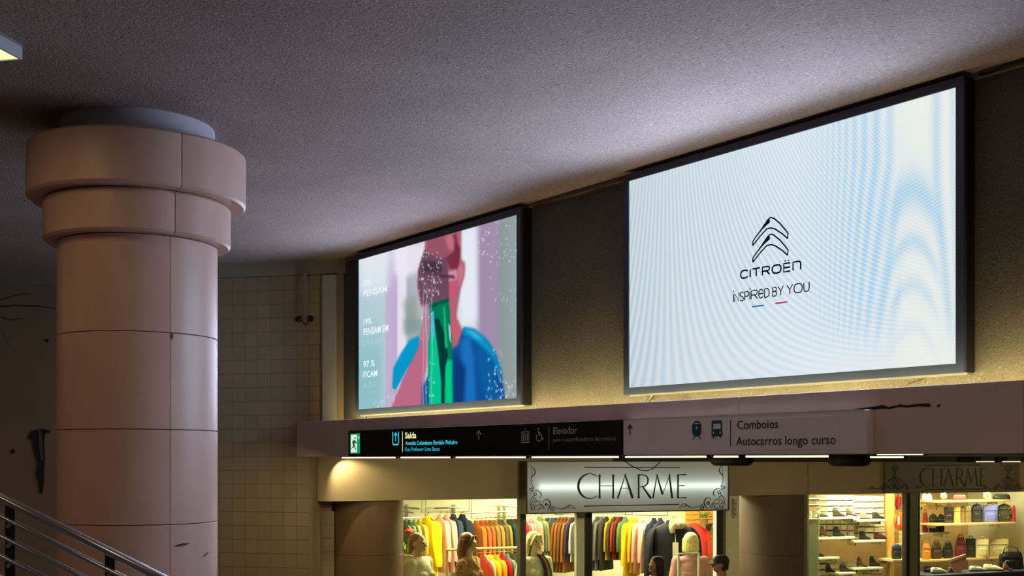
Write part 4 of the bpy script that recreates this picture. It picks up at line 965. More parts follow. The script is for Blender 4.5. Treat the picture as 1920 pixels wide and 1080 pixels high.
# right of the blonde mannequin
rowF = [((74,74,78),'charcoal',1026,972,'coat'),((92,96,98),'steel grey',1034,973,'coat'),((58,62,70),'graphite',1041,974,'coat')]
rowG = [((140,92,42),'chestnut',1050,973,'coat'),((152,98,44),'toffee',1056,972,'coat'),((134,86,40),'walnut brown',1062,971,'coat'),((160,104,52),'cinnamon',1069,972,'coat'),((70,52,80),'plum',1075,972,'jacket'),((226,218,196),'off white',1081,974,'slim'),((84,80,82),'ash grey',1089,973,'jacket')]
rail_for(lay(rowF, 3.25, -.02, RZR, 'dark coats behind the blonde mannequin'), 'short dark rail with grey coats behind the blonde mannequin', M_hang); rail_for(lay(rowG, 2.35, -.04, RZR, 'brown coats left of the door post'), 'dark rail with brown coats left of the door post', M_hang)
rowH = [((92,92,90),'pale grey',1120,972,'coat'),((112,108,100),'stone grey',1128,971,'coat'),((60,54,46),'dark brown',1137,972,'coat'),((222,186,40),'lemon yellow',1146,970,'slim'),((84,66,44),'cocoa brown',1153,972,'jacket'),((160,64,44),'rust red',1160,971,'jacket'),((92,36,32),'wine red',1165,971,'jacket'),((96,124,80),'leaf green',1172,970,'jacket')]
rowI = [((228,190,26),'canary yellow',1184,970,'big'),((226,176,40),'saffron',1193,972,'coat'),((222,160,140),'rose pink',1200,974,'coat'),((228,174,152),'shell pink',1213,970,'coat'),((30,34,56),'midnight blue',1226,978,'coat'),((44,42,60),'ink blue',1238,978,'coat')]
rail_for(lay(rowH, 2.5, -.03, RZR, 'clothes on the rail right of the door post'), 'dark rail with grey and brown coats right of the door post', M_hang); rail_for(lay(rowI, 2.0, -.05, RZR, 'coats facing the doorway', 1.0), 'dark rail with yellow and pink coats in the doorway', M_hang)
# big black coat facing out, with a white tag; red top on the wooden wall
blk = garment('big', (36,38,42), 1262, 979, 1.35, FACE+.12, 'large black coat facing the door with a white price tag', 'coats facing the doorway', 1.28, 'coat', thick=1.3)
MB().box((-.032, -.085, -.38), (.032, -.08, -.22)).build('price_tag', mat('tag_white', (226,226,206), rough=.6, var=0), blk); MB().tube([(0,-.05,-.03), (0,-.082,-.22)], .003, 5).build('tag_string', MATS['tag_white'], blk)
MB().ell((.05,-.05,-.02), (.08,.04,.06), 10, 6).ell((-.03,-.06,-.04), (.04,.04,.09), 10, 6).build('scarf', mat('floral_scarf', (170,160,130), rough=.8, var=.5, vscale=40), blk, smooth=True)
garment('jacket', (214,58,46), 1301, 984, 1.93, FACE+.05, 'bright red top hanging on the slatted wooden wall', 'tops on the wooden wall', .95, 'top', thick=.8)
# rail in front of the white scarf row: mirror frame
def mframe(x0, x1, y0, b, label):
    p0, p1 = SF.p(x0, y0, b), SF.p(x1, y0, b); c = (p0+p1)/2; w = (p1.x-p0.x)/2; h = c.z
    t = thing('mirror_stand', label, 'stand', SF.at(c.x, b, 0))
    for s_ in (-1, 1): MB().box((s_*w-.012, -.012, 0), (s_*w+.012, .012, h)).build('upright', mat('frame_cream', (206,204,176), rough=.4, var=0), t)
    MB().box((-w, -.012, h-.02), (w, .012, h+.004)).build('top_bar', MATS['frame_cream'], t); MB().box((-w, -.15, 0), (w, .15, .02)).build('base', MATS['frame_cream'], t)
mframe(1272, 1310, 1037, .45, 'tall cream rectangular frame standing before the pink mannequin')
# wooden slat wall right of the coats, with plant
p0, p1 = SF.a(1299, 2.05), SF.a(1345, 2.05)
t = thing('slat_wall', 'orange wooden slat board behind the red top at the right of the clothes shop', 'wall panel', SF.at((p0+p1)/2, 2.05, 0)); w = (p1-p0)/2+.12
MB().box((-w, .02, 0), (w, .05, ZL+.05)).build('back_board', M_wood, t)
M_slat = mat('orange_slat', (214,140,56), rough=.5, var=.12, vscale=5)
zz = ZL+.02; i = 0
while zz > .9:
    MB().box((-w, 0, zz-.075), (w, .02, zz-.008), bev=.003).build('slat', M_slat, t); zz -= .075; i += 1
pp = SF.p(1320, 972, 1.80); t = thing('potted_plant', 'small green bushy plant at the top of the wooden slat board', 'plant', SF.M @ Matrix.Translation(pp))
MB().lathe([(.05, -.1), (.07, -.01), (.06, -.01)], 12).build('pot', M_col2, t, smooth=True)
def foliage(n, r, m_, parent, seed=0, l=.09, up=.6, name='leaf'):
    rg = np.random.RandomState(seed); mbs = []
    for i in range(n):
        a = rg.uniform(0, 2*PI); el = rg.uniform(-.3, 1.3)*up+.2; d = Vector((math.cos(a)*math.cos(el), math.sin(a)*math.cos(el), math.sin(el))); s_ = d.cross(Vector((0,0,1))); s_ = s_.normalized() if s_.length > .1 else Vector((1,0,0))
        c = d*rg.uniform(.1, .7)*r; tip = c+d*l*rg.uniform(.8,1.3); mid = c.lerp(tip, .5); w_ = l*.22
        up_ = s_.cross(d)*.006
        MB().add([c, mid+s_*w_+up_, tip, mid-s_*w_+up_, mid-up_], [(0,1,4),(1,2,4),(2,3,4),(3,0,4),(0,3,2,1)]).build(name, m_, parent)
foliage(44, .13, mat('plant_green', (86,120,44), rough=.6, var=.2), t, 3, .065)
pp = SF.p(1332, 990, 1.95); t = thing('wall_hook', 'small dark wedge-shaped bracket on the orange slat board', 'bracket', SF.M @ Matrix.Translation(pp))
MB().poly([(-.06,.06),(.05,.07),(-.01,-.05),(-.04,-.05)], .05).build('bracket', M_postd, t)
# flowers at the left end
pp = SF.p(762, 1040, 1.2); t = thing('flower_pot', 'pot with a red flower and green leaves beside the left mannequin', 'plant', SF.M @ Matrix.Translation(pp))
MB().box((-.06, -.06, -.3), (.07, .06, 0), bev=.01).build('planter', mat('grey_planter', (150,142,116), rough=.6), t)
foliage(40, .2, mat('bright_green', (120,140,40), rough=.6, var=.25), t, 5, .1)
fm = MB(); rg = np.random.RandomState(2)
fc = SF.p(768, 1000, 1.2)-pp
mred = mat('petal_red', (190,24,30), rough=.6, var=.15)
for i in range(16):
    a = i*2.4; e = .2+.09*i*.7; d = Vector((math.cos(a)*math.cos(e), math.sin(a)*math.cos(e), math.sin(e))); MB().ell(fc+d*.045, (.035,.035,.022), 8, 5).build('petal', mred, t, smooth=True)
MB().tube([(0,0,0), fc*.5+Vector((.01,0,0)), fc], .006, 6).build('stem', MATS['bright_green'], t)
# ------------------------------------------------------------------ figures
def remesh(mb, vox, name, smooth=1):
    me = mb.mesh('raw', smooth=False); o = bpy.data.objects.new('raw', me); COL.objects.link(o)
    r = o.modifiers.new('r', 'REMESH'); r.mode = 'VOXEL'; r.voxel_size = vox; r.use_smooth_shade = True
    if smooth: s_ = o.modifiers.new('s', 'SMOOTH'); s_.iterations = smooth; s_.factor = .5
    dg = bpy.context.evaluated_depsgraph_get(); out = bpy.data.meshes.new_from_object(o.evaluated_get(dg)); out.name = name
    bpy.data.objects.remove(o); bpy.data.meshes.remove(me); out.shade_smooth(); return out
def body_mesh():
    mb = MB(); L_ = mb.limb
    # trunk, neck
    mb.ell((0,0,.98), (.165,.115,.13), 16, 10); mb.ell((0,0,1.12), (.135,.095,.16), 16, 10); mb.ell((0,-.005,1.29), (.165,.11,.18), 16, 10); mb.ell((0,.005,1.40), (.175,.075,.07), 16, 8)
    mb.ell((-.075,-.085,1.27), (.065,.05,.06), 10, 6); mb.ell((.075,-.085,1.27), (.065,.05,.06), 10, 6)
    L_((0,.015,1.42), (0,.0,1.55), .058, .05)
    # head: skull, face, jaw, nose, lips, ears, brow
    mb.ell((0,.012,1.655), (.073,.092,.088), 20, 14); mb.ell((0,-.022,1.612), (.056,.066,.085), 18, 12); mb.ell((0,-.052,1.553), (.027,.028,.022), 12, 8)
    mb.limb((0,-.088,1.635), (0,-.108,1.598), .007, .011, 8); mb.ell((0,-.088,1.575), (.022,.01,.006), 10, 6); mb.ell((0,-.085,1.564), (.018,.01,.006), 10, 6)
    for s_ in (-1, 1):
        mb.ell((s_*.074,.012,1.62), (.010,.020,.032), 8, 6); mb.ell((s_*.03,-.078,1.652), (.022,.012,.007), 8, 6); mb.ell((s_*.036,-.062,1.605), (.02,.018,.018), 8, 6)
        # arm, hand with thumb and four fingers
        sh, el, wr = Vector((s_*.175,.005,1.40)), Vector((s_*.235,.03,1.13)), Vector((s_*.25,-.05,.90))
        L_(sh, el, .050, .038); L_(el, wr, .038, .026)
        pc = wr+Vector((0,-.025,-.055)); mb.ell(pc, (.018,.036,.05), 10, 8)
        for i, ln in enumerate((.062,.072,.068,.052)):
            y = -.052+.019*i; r = .0085
            k = pc+Vector((0, y+.03, -.035)); k2 = k+Vector((-s_*.008, -.008, -ln*.5)); k3 = k2+Vector((-s_*.02, -.004, -ln*.45))
            L_(k, k2, r, r*.95, 8); L_(k2, k3, r*.95, r*.8, 8)
        th = pc+Vector((-s_*.01,-.03,.015)); t2 = th+Vector((-s_*.015,-.03,-.025)); L_(th, t2, .011, .010, 8); L_(t2, t2+Vector((-s_*.006,-.008,-.03)), .010, .008, 8)
        # leg and foot
        hp, kn, an = Vector((s_*.085,0,.93)), Vector((s_*.09,-.01,.50)), Vector((s_*.09,.02,.09))
        L_(hp, kn, .085, .055); L_(kn, an, .055, .038); mb.ell((s_*.09,.03,.40-.06), (.05,.06,.13), 10, 8); L_((s_*.09,.03,.045), (s_*.10,-.11,.028), .04, .026)
    return remesh(mb, .0085, 'body', 2)
def top_mesh(sleeve=.95, hem=.86, fat=.016):
    mb = MB(); mb.ell((0,0,1.12), (.150+fat,.11+fat,.17), 16, 10); mb.ell((0,-.005,1.28), (.165+fat,.11+fat,.19), 16, 10); mb.ell((0,.005,1.40), (.172+fat,.075+fat,.055+fat), 16, 8)
    mb.ell((-.075,-.085,1.27), (.065+fat,.05+fat,.06), 10, 6); mb.ell((.075,-.085,1.27), (.065+fat,.05+fat,.06), 10, 6)
    mb.rings([[(x, y, z) for x, y in sup(w, d, 18, 2.2)] for z, w, d in ((hem,.19+fat,.135+fat),(.95,.18+fat,.125+fat),(1.1,.15+fat,.11+fat),(1.25,.16+fat,.11+fat))])
    mb.limb((0,.012,1.42), (0,.008,1.455), .07, .062)
    for s_ in (-1, 1):
        sh, el, wr = Vector((s_*.175,.005,1.40)), Vector((s_*.235,.03,1.13)), Vector((s_*.25,-.05,.90))
        mb.limb(sh, sh.lerp(el, min(1, sleeve*2)), .05+fat, .044+fat)
        if sleeve > .5: mb.limb(el, el.lerp(wr, min(1, sleeve*2-1)), .04+fat, .032+fat)
    return remesh(mb, .011, 'top', 2)
def legs_mesh(skirt):
    mb = MB(); f = .014
    if skirt: mb.rings([[(x*(1+.04*math.sin(7*math.atan2(y, x))), y, z) for x, y in sup(w, d, 24, 2.1)] for z, w, d in ((.5,.26,.22),(.7,.235,.19),(.9,.195,.15),(1.0,.165,.125),(1.06,.15,.11))])
    else:
        mb.ell((0,0,.97), (.168+f,.118+f,.13), 14, 8)
        for s_ in (-1, 1):
            mb.limb((s_*.085,0,.92), (s_*.09,-.01,.50), .085+f, .06+f); mb.limb((s_*.09,-.01,.5), (s_*.09,.02,.12), .06+f, .048+f)
    return remesh(mb, .014, 'trousers' if not skirt else 'skirt', 2)
BODY, TOP, TOPS, LEGS, SKIRT = body_mesh(), top_mesh(), top_mesh(.22, .84, .03), legs_mesh(0), legs_mesh(1)
def hair_mesh(kind):
    mb = MB(); c = (0, .032, 1.672)
    if kind in ('long', 'auburn'):
        mb.ell(c, (.088,.096,.088), 16, 12)
        low = 1.36 if kind == 'long' else 1.40
        for i, x in enumerate(np.linspace(-1, 1, 9)):
            a = x*1.75; p0 = Vector((.070*math.sin(a), .03+.065*math.cos(a), 1.66)); p1 = Vector((.088*math.sin(a), .045+.07*math.cos(a), 1.54)); p2 = Vector((.095*math.sin(a), .05+.06*math.cos(a), low+.03*abs(x)))
            mb.limb(p0, p1, .032, .03, 8); mb.limb(p1, p2, .03, .012, 8)
        for s_ in (-1, 1): mb.limb((s_*.03,-.07,1.705), (s_*.079,-.035,1.60), .02, .016, 8)
    elif kind == 'bun':
        mb.ell(c, (.083,.093,.085), 16, 12); mb.ell((0,.11,1.66), (.04,.035,.04), 12, 8)
        for x in np.linspace(-1, 1, 7): mb.limb((.07*x,.06,1.66), (.05*x,.09,1.52), .03, .02, 8)
    elif kind == 'short': 
        mb.ell(c, (.083,.094,.085), 16, 12)
        for x in np.linspace(-1, 1, 9): a = x*1.6; mb.limb((.07*math.sin(a), .03+.06*math.cos(a), 1.65), (.062*math.sin(a), .03+.062*math.cos(a), 1.575), .028, .02, 8)
    elif kind == 'bob':
        mb.ell(c, (.092,.100,.092), 16, 12)
        for x in np.linspace(-1, 1, 11): a = x*2.0; mb.limb((.075*math.sin(a), .02+.07*math.cos(a), 1.66), (.085*math.sin(a), .02+.075*math.cos(a), 1.53), .032, .026, 8)
    return remesh(mb, .009, 'hair', 2)
HAIR = {k: hair_mesh(k) for k in ('long', 'auburn', 'bun', 'short', 'bob')}
def cap_mesh():
    mb = MB(); mb.smooth = True
    mb.rings([[(x, y+.012, z) for x, y in sup(w, d, 20, 2)] for z, w, d in ((1.655,.086,.104),(1.69,.087,.104),(1.72,.078,.094),(1.745,.055,.066),(1.755,.02,.025))]); c = mb.mesh('crown')
    m2 = MB(); m2.smooth = True; rs = []
    for i in range(6):
        f = i/5; rs.append([(x*.075*(1-.25*f**2), -.085-.075*f, 1.668-.018*f-(x*x)*.018+dz) for x, dz in [(-1,0),(-.5,0),(0,0),(.5,0),(1,0),(1,-.006),(.5,-.006),(0,-.006),(-.5,-.006),(-1,-.006)]])
    m2.rings(rs); return c, m2.mesh('visor')
CAP = cap_mesh()
def figure(name, label, cat, px, ytop, b, rz, sc, zfloor, skin, hair, hairm, top, topm, low, lowm, group=None):
    """stands with the top of its head at row ytop"""
    a = SF.a(px, b)
    t = thing(name, label, cat, SF.at(a, b, zfloor, rz) @ Matrix.Scale(sc, 4), group)
    link('body', BODY, skin, t)
    for s_ in (-1, 1):
        e = MB().ell((s_*.030, -.0765, 1.638), (.0125,.006,.0075), 10, 6).build('eye', mat('eye_dark', (44,34,28), rough=.3, var=0), t, smooth=True)
    MB().ell((0,-.0935,1.570), (.022,.005,.009), 10, 6).build('mouth', mat('lip_rose', (150,84,70), rough=.5, var=0), t, smooth=True)
    if hair: link('hair', HAIR[hair], hairm, t)
    link('top', top, topm, t); link('trousers' if low is LEGS else 'skirt', low, lowm, t)
    return t
def head_z(px, y, b): return SF.z(px, y, b)
M_mann = mat('mannequin_skin', (206,178,128), rough=.35, var=.02); M_pale = mat('mannequin_pale', (226,206,160), rough=.35, var=.02)
M_skin = mat('person_skin', (176,126,98), rough=.6, var=.03)
M_blonde = mat('blonde_hair', (222,204,132), rough=.5, var=.2, vscale=30, bump=.5, bscale=60); M_aub = mat('auburn_hair', (112,66,36), rough=.5, var=.25, vscale=30, bump=.5, bscale=60)
M_blackh = mat('black_hair', (18,16,16), rough=.6, var=0, bump=.4, bscale=60)
M_pat = mat('brown_floral_cloth', (176,132,80), rough=.85, var=.6, vscale=38); M_pat.node_tree.nodes
M_shoe = mat('plinth_white', (196,190,170), rough=.5, var=0)
def plinth(px, b, h, label):
    t = thing('display_plinth', label, 'plinth', SF.at(SF.a(px, b), b, 0), 'plinths under the mannequins')
    MB().box((-.24, -.2, .03), (.24, .2, h), bev=.006).build('plinth_box', M_shoe, t); MB().box((-.21, -.17, 0), (.21, .17, .03)).build('plinth_foot', M_postd, t)
TOPH = 1.757
def stand(px, ytop, b, sc): return SF.z(px, ytop, b)-TOPH*sc
S1 = 1.10
for (px, yt, b, rz, skin, hair, hm, top, tm, low, lm, lab, pl_) in (
    (785, 998, .75, FACE+math.radians(62), M_mann, 'bun', mat('brown_gold_hair', (150,118,66), rough=.5, var=.2, vscale=30), TOPS, cloth((226,214,170)), SKIRT, cloth((200,186,140)), 'mannequin in a cream cape top beside the red flower, facing right', 'white plinth under the mannequin beside the red flower'),
    (879, 998, .75, FACE+math.radians(66), M_mann, 'auburn', M_aub, TOP, M_pat, SKIRT, M_pat, 'auburn-haired mannequin in a brown patterned jacket, facing right', 'white plinth under the auburn-haired mannequin'),
    (1003, 996, .70, FACE+math.radians(34), M_pale, 'long', M_blonde, TOP, cloth((224,216,180)), SKIRT, cloth((210,200,168)), 'mannequin with long blonde hair in a cream blouse', 'white plinth under the long-haired blonde mannequin'),
    (1294, 998, .85, FACE+math.radians(186), M_pale, 'bob', M_blonde, TOP, cloth((190,140,136)), LEGS, cloth((66,56,60)), 'mannequin with a blonde bob and pink jacket seen from behind', 'white plinth under the mannequin with the blonde bob')):
    zf = stand(px, yt-.0, b, S1)
    if zf > .05: plinth(px, b, zf-.012, pl_)
    f = figure('mannequin', lab, 'mannequin', px, yt, b, rz, S1, zf, skin, hair, hm, top, tm, low, lm, 'mannequins in the clothes shop')
    if px == 1003:
        for i, (c_, x0) in enumerate((((60,52,40),.02),((186,120,60),.055),((60,96,84),.085))):
            MB().tube([(x0-.03,-.07,1.49), (x0,-.135,1.40), (x0+.02,-.165,1.30), (x0+.03,-.165,1.18), (x0+.03,-.15,1.05)], [.012,.018,.02,.02,.016], 8).build('scarf', cloth(c_), f, smooth=True)
    if px == 879:
        MB().tube([(.09,.05,1.47), (.075,-.07,1.44), (.0,-.135,1.34)], [.02,.03,.012], 8).build('lapel', cloth((206,170,110)), f, smooth=True)
        MB().tube([(-.09,.05,1.47), (-.075,-.07,1.44), (.0,-.135,1.34)], [.02,.03,.012], 8).build('lapel', cloth((206,170,110)), f, smooth=True)
# two people outside the window
sc1 = SF.z(1229, 1043, -.35)/TOPH
p1 = figure('person', 'person with black hair in dark clothes facing left, below the black coat', 'person', 1229, 1043, -.35, FACE+math.radians(-58), sc1, 0, M_skin, 'bob', M_blackh, TOP, cloth((40,42,46)), LEGS, cloth((44,46,58)))
sc2 = SF.z(1350, 1040, -.45)/TOPH
p2 = figure('person', 'person in a black cap and grey-beige jacket facing left by the door frame', 'person', 1350, 1040, -.45, FACE+math.radians(-80), sc2, 0, M_skin, 'short', M_blackh, TOP, cloth((128,116,98)), LEGS, cloth((50,48,46)))
hat = bpy.data.objects.new('cap', None); COL.objects.link(hat); hat.parent = p2
link('crown', CAP[0], mat('cap_black', (18,18,22), rough=.7, var=0), hat); link('visor', CAP[1], MATS['cap_black'], hat)
for p_ in (p1, p2):
    for s_ in (-1, 1): MB().ell((s_*.097,-.035,.05), (.052,.145,.05), 14, 8).build('shoe', mat('shoe_leather', (34,28,26), rough=.5, var=0), p_, smooth=True)

# ------------------------------------------------------------------ shoes, boxes and shelves in the middle window
def Q(cx_, cy): return 1480+cx_/6.354, 910+cy/6.354
BZ = 1.15                                 # depth of the shoe shelves
M_box = mat('shoe_box', (224,214,188), rough=.7, var=.04); M_lid = mat('shoe_box_lid', (214,204,176), rough=.7, var=.04); M_red = mat('box_red_edge', (176,84,64), rough=.7, var=0)
def shoebox(c0, c1, y0, y1, b, label, group, red=False):
    p0 = SF.p(*Q(c0, y1), b); p1 = SF.p(*Q(c1, y0), b); w = (p1.x-p0.x)/2-.002; h = p1.z-p0.z-.002
    t = thing('shoe_box', label, 'box', SF.at((p0.x+p1.x)/2, b, p0.z), group)
    MB().box((-w+.004, .004, 0), (w-.004, .28, h*.72)).build('box_body', M_box, t); MB().box((-w, 0, h*.68), (w, .285, h)).build('lid', M_lid, t)
    MB().box((-w+.01, -.001, h*.02), (w-.01, .004, h*.12)).build('edge_band', M_red if red else M_postd, t)
    return t
rows = []
def wallblock(tag_, cols, ys, b, red=()):
    for r_, (y0, y1) in enumerate(ys):
        for c_, (x0, x1) in enumerate(cols):
            nr = {0:'top', 1:'second', 2:'third', 3:'fourth'}[r_]; nc = ['first','second','third','fourth','fifth'][c_]
            shoebox(x0, x1, y0, y1, b, '%s cream shoe box of the %s row %s' % (nc, nr, tag_), 'cream shoe boxes', (r_, c_) in red)
BB = BZ+.25
wallblock('above the top shoe shelf', [(448,598),(602,678),(682,770)], [(118,180),(186,246),(252,314),(318,380)], BB)
wallblock('beside the orange boards', [(776,898),(902,1000),(1004,1130)], [(125,196),(202,270),(276,338),(344,408)], BB, {(0,0),(0,1),(1,0),(1,1)})
wallblock('just below the top shoe shelf', [(358,440),(446,520),(526,604),(610,690),(696,776)], [(402,464),(470,538),(544,620)], BB, {(1,3),(1,4)})
wallblock('below the top right shelf', [(818,902),(906,1010),(1014,1140)], [(436,494),(500,566),(572,655)], BB)
wallblock('low in the left stack', [(356,436),(442,584)], [(868,932),(942,1004),(1012,1080)], BB)
wallblock('low in the middle', [(694,800)], [(900,975)], BB); wallblock('low at the right', [(866,980),(984,1110)], [(990,1062)], BB)
M_shelf = mat('shelf_cream', (226,218,190), rough=.5, var=.02)
SHELVES = []
def snap(a, b, z):
    c = [s_[4] for s_ in SHELVES if s_[0]-.06 < a < s_[1]+.06 and s_[2]-.05 < b < s_[3]+.05 and abs(s_[4]-z) < .13]
    return min(c, key=lambda v: abs(v-z))+.002 if c else z
def shelf(x0, x1, y, b, depth, label, m=M_shelf, fy=None, q=Q, th=.03):
    p0 = SF.p(*q(x0, y), b); p1 = SF.p(*q(x1, y), b)
    t = thing('shelf', label, 'shelf', SF.at((p0.x+p1.x)/2, b, p0.z-th), None); w = (p1.x-p0.x)/2
    MB().box((-w, 0, 0), (w, depth, th), bev=.003).build('board', m, t)
    SHELVES.append((p0.x, p1.x, b, b+depth, p0.z))
    for s_ in (-.8, .8): MB().box((w*s_-.01, depth-.2, -.05), (w*s_+.01, depth, 0)).build('bracket', M_chrome, t)
    return t
shelf(356, 816, 385, BZ, .24, 'upper left cream shoe shelf with dark boots'); shelf(820, 1146, 412, BZ-.02, .26, 'upper right cream shoe shelf with a grey and a black shoe')
shelf(352, 780, 624, BZ, .24, 'middle left cream shoe shelf with brown, black and olive boots'); shelf(784, 1150, 660, BZ-.02, .26, 'middle right cream shoe shelf with black and maroon shoes')
shelf(352, 600, 862, BZ, .24, 'lower left cream shelf with one dark shoe'); shelf(800, 1120, 988, BZ-.02, .26, 'lower right cream shelf with brown and black boots'); shelf(590, 796, 1045, BZ-.02, .26, 'lower middle shelf with a black ankle boot')
def shoe_meshes(kind):
    """side profile runs heel (x=-.5) to toe (x=.5); unit length"""
    mb = MB(); mb.smooth = True; rs = []
    P = {'boot': ((-.5,.10,.62,.10),(-.42,.05,.80,.15),(-.25,.04,.82,.16),(-.08,.04,.72,.15),(.08,.04,.42,.15),(.25,.04,.30,.17),(.40,.04,.24,.16),(.49,.05,.16,.10),(.5,.07,.12,.05)),
         'low': ((-.5,.10,.34,.10),(-.42,.05,.42,.14),(-.25,.04,.38,.15),(-.05,.04,.34,.15),(.1,.04,.36,.15),(.25,.04,.28,.17),(.40,.04,.20,.16),(.49,.05,.14,.10),(.5,.07,.11,.05)),
         'heel': ((-.5,.28,.72,.08),(-.42,.22,.86,.13),(-.28,.2,.86,.14),(-.12,.15,.70,.13),(.06,.07,.40,.12),(.22,.04,.28,.14),(.38,.04,.22,.14),(.48,.05,.14,.09),(.5,.07,.10,.04))}[kind]
    for x, z0, z1, w in P:
        zc_, hz_ = (z0+z1)/2, (z1-z0)/2; rs.append([(x, w*math.copysign(abs(math.cos(a))**.8, math.cos(a)), zc_+hz_*math.copysign(abs(math.sin(a))**.7, math.sin(a))) for a in np.linspace(0, 2*PI, 15)[:-1]])
    mb.rings(rs); up = mb.mesh('upper')
    s2 = MB(); prof = [(-.52,.06),(-.45,.15),(-.2,.14),(.05,.15),(.3,.18),(.45,.14),(.54,.03)]
    if kind == 'heel': s2.rings([[(x, w, z-.02), (x, -w, z-.02), (x, -w, z+.05), (x, w, z+.05)] for (x, w), z in zip(prof, (.24,.2,.16,.08,.03,.03,.05))]); s2.box((-.5,-.06,0), (-.40,.06,.25))
    else: s2.rings([[(x, w, 0), (x, -w, 0), (x, -w, .07), (x, w, .07)] for x, w in prof])
    so_ = s2.mesh('sole'); cu = MB(); cu.smooth = True
    xc, zc_, rx = {'boot': (-.27,.80,.2), 'low': (-.25,.37,.2), 'heel': (-.32,.85,.14)}[kind]
    cu.rings([[(xc+rx*q*math.cos(a), .12*q*math.sin(a), zc_+dz) for a in np.linspace(0, 2*PI, 13)[:-1]] for q, dz in ((.95,-.06),(1.0,.02),(.8,.03),(.75,-.05))], cap=False)
    return up, so_, cu.mesh('cuff')
SM = {k: shoe_meshes(k) for k in ('boot', 'low', 'heel')}
def shoe(kind, rgb, cx_, base, wpx, hpx, b, label, q=Q, qs=6.354, flip=False, group='shoes on the display shelves', cuff=None, rz=.0):
    px, py = q(cx_, base); p = SF.p(px, py, b); p.z = snap(p.x, b, p.z); s_ = wpx/qs/F*SF.t(px, b); zsc = hpx/wpx/(.84 if kind != 'low' else .45)*1.0
    M_ = SF.at(p.x, b, p.z, FACE+rz+(PI if flip else 0)) @ Matrix.Diagonal((s_, s_*1.05, s_*zsc, 1))
    t = thing('boot' if kind == 'boot' else 'shoe', label, 'boot' if kind == 'boot' else 'shoe', M_, group)
    m_ = mat('leather_%d_%d_%d' % rgb, rgb, rough=.45, var=.1, vscale=14)
    link('upper', SM[kind][0], m_, t); link('sole', SM[kind][1], M_hang, t); link('cuff', SM[kind][2], cuff or m_, t)
bs3 = BZ+.12
shoe('low', (48,34,26), 410, 385, 105, 44, bs3, 'flat dark brown shoe, leftmost on the upper left shelf'); shoe('boot', (56,38,32), 590, 385, 150, 105, bs3, 'dark brown ankle boot in the middle of the upper left shelf')
shoe('heel', (92,70,52), 742, 385, 124, 92, bs3, 'grey-brown heeled ankle boot at the right of the upper left shelf'); shoe('boot', (118,106,88), 908, 412, 134, 96, bs3, 'grey ankle boot with pale lining on the upper right shelf', cuff=M_lid); shoe('boot', (26,24,24), 1058, 412, 142, 96, bs3, 'black ankle boot with pale lining on the upper right shelf', cuff=M_lid)
shoe('heel', (96,60,46), 432, 624, 132, 118, bs3, 'brown heeled boot, leftmost on the middle left shelf'); shoe('boot', (24,24,28), 592, 624, 130, 118, bs3, 'black ankle boot in the middle of the middle left shelf'); shoe('heel', (136,122,84), 768, 624, 104, 104, bs3, 'olive suede boot at the right of the middle left shelf')
shoe('boot', (24,28,32), 902, 660, 136, 100, bs3, 'black laced shoe on the middle right shelf'); shoe('low', (96,40,38), 1080, 660, 142, 90, bs3, 'maroon shoe on the middle right shelf')
shoe('low', (50,32,26), 385, 862, 66, 44, bs3, 'small dark brown shoe on the lower left shelf'); shoe('boot', (34,26,26), 672, 1045, 140, 98, bs3, 'black ankle boot on the lower middle shelf'); shoe('heel', (96,66,42), 868, 988, 122, 112, bs3, 'brown suede boot on the lower right shelf'); shoe('boot', (28,22,22), 1018, 988, 124, 124, bs3, 'tall black boot on the lower right shelf'); shoe('boot', (44,32,30), 488, 1092, 112, 104, bs3, 'dark boot in front of the low left shoe boxes')
# pale display pillar and glass jars at the window's left side
p0 = SF.a(Q(215,0)[0], .8); p1 = SF.a(Q(350,0)[0], .8); zt = SF.z(*Q(280, 398), .8)
t = thing('display_cabinet', 'plain pale green display cabinet at the left side of the shoe window', 'cabinet', SF.at((p0+p1)/2, .8, 0)); w = (p1-p0)/2
MB().box((-w, 0, .05), (w, .35, zt-.02), bev=.004).build('body', mat('pale_green', (196,204,164), rough=.5, var=.02), t); MB().box((-w-.01, -.01, zt-.02), (w+.01, .36, zt)).build('top_board', M_shelf, t); MB().box((-w+.02, .02, 0), (w-.02, .33, .05)).build('plinth', M_postd, t)
for i, (cx_, h, lab) in enumerate(((240,100,'small grey glass vase at the left on top of the pale cabinet'), (300,60,'low clear glass bowl between two vases on the pale cabinet'), (392,110,'pale green glass vase behind the flat brown shoe'))):
    p = SF.p(*Q(cx_, 396), .95); t = thing('vase', lab, 'vase', SF.at(p.x, .95, zt), 'glassware on the pale cabinet'); r_ = .038 if i != 1 else .042; hh = h/6.354/F*SF.t(1520, .95)
    if i == 2: t.matrix_world = SF.at(SF.a(Q(338,0)[0], 1.0), 1.0, zt)
    MB().lathe([(r_*.6,0), (r_,hh*.3), (r_*.9,hh*.6), (r_*.5,hh*.85), (r_*.7,hh)], 16).build('vase_body', mat('vase_grey', (170,172,144), rough=.2, var=.03), t, smooth=True); MB().lathe([(r_*.7,hh-.002), (r_*.78,hh+.004)], 16).build('rim', M_post, t)
p0 = SF.p(*Q(218, 236), 1.1); p1 = SF.p(*Q(436, 236), 1.1)
for y, lab in ((236, 'upper glass shelf above the pale cabinet'), (165, 'topmost glass shelf with yellow-green light above the pale cabinet')):
    p0 = SF.p(*Q(218, y), 1.1); t = thing('glass_shelf', lab, 'shelf', SF.at((p0.x+p1.x)/2, 1.1, p0.z)); w = (p1.x-p0.x)/2
    MB().box((-w, 0, 0), (w, .2, .012)).build('glass_board', mat('frosted_glass', (188,196,170), rough=.15, var=0), t); MB().box((-w, .17, -.03), (w, .2, 0)).build('wall_strip', M_chrome, t)
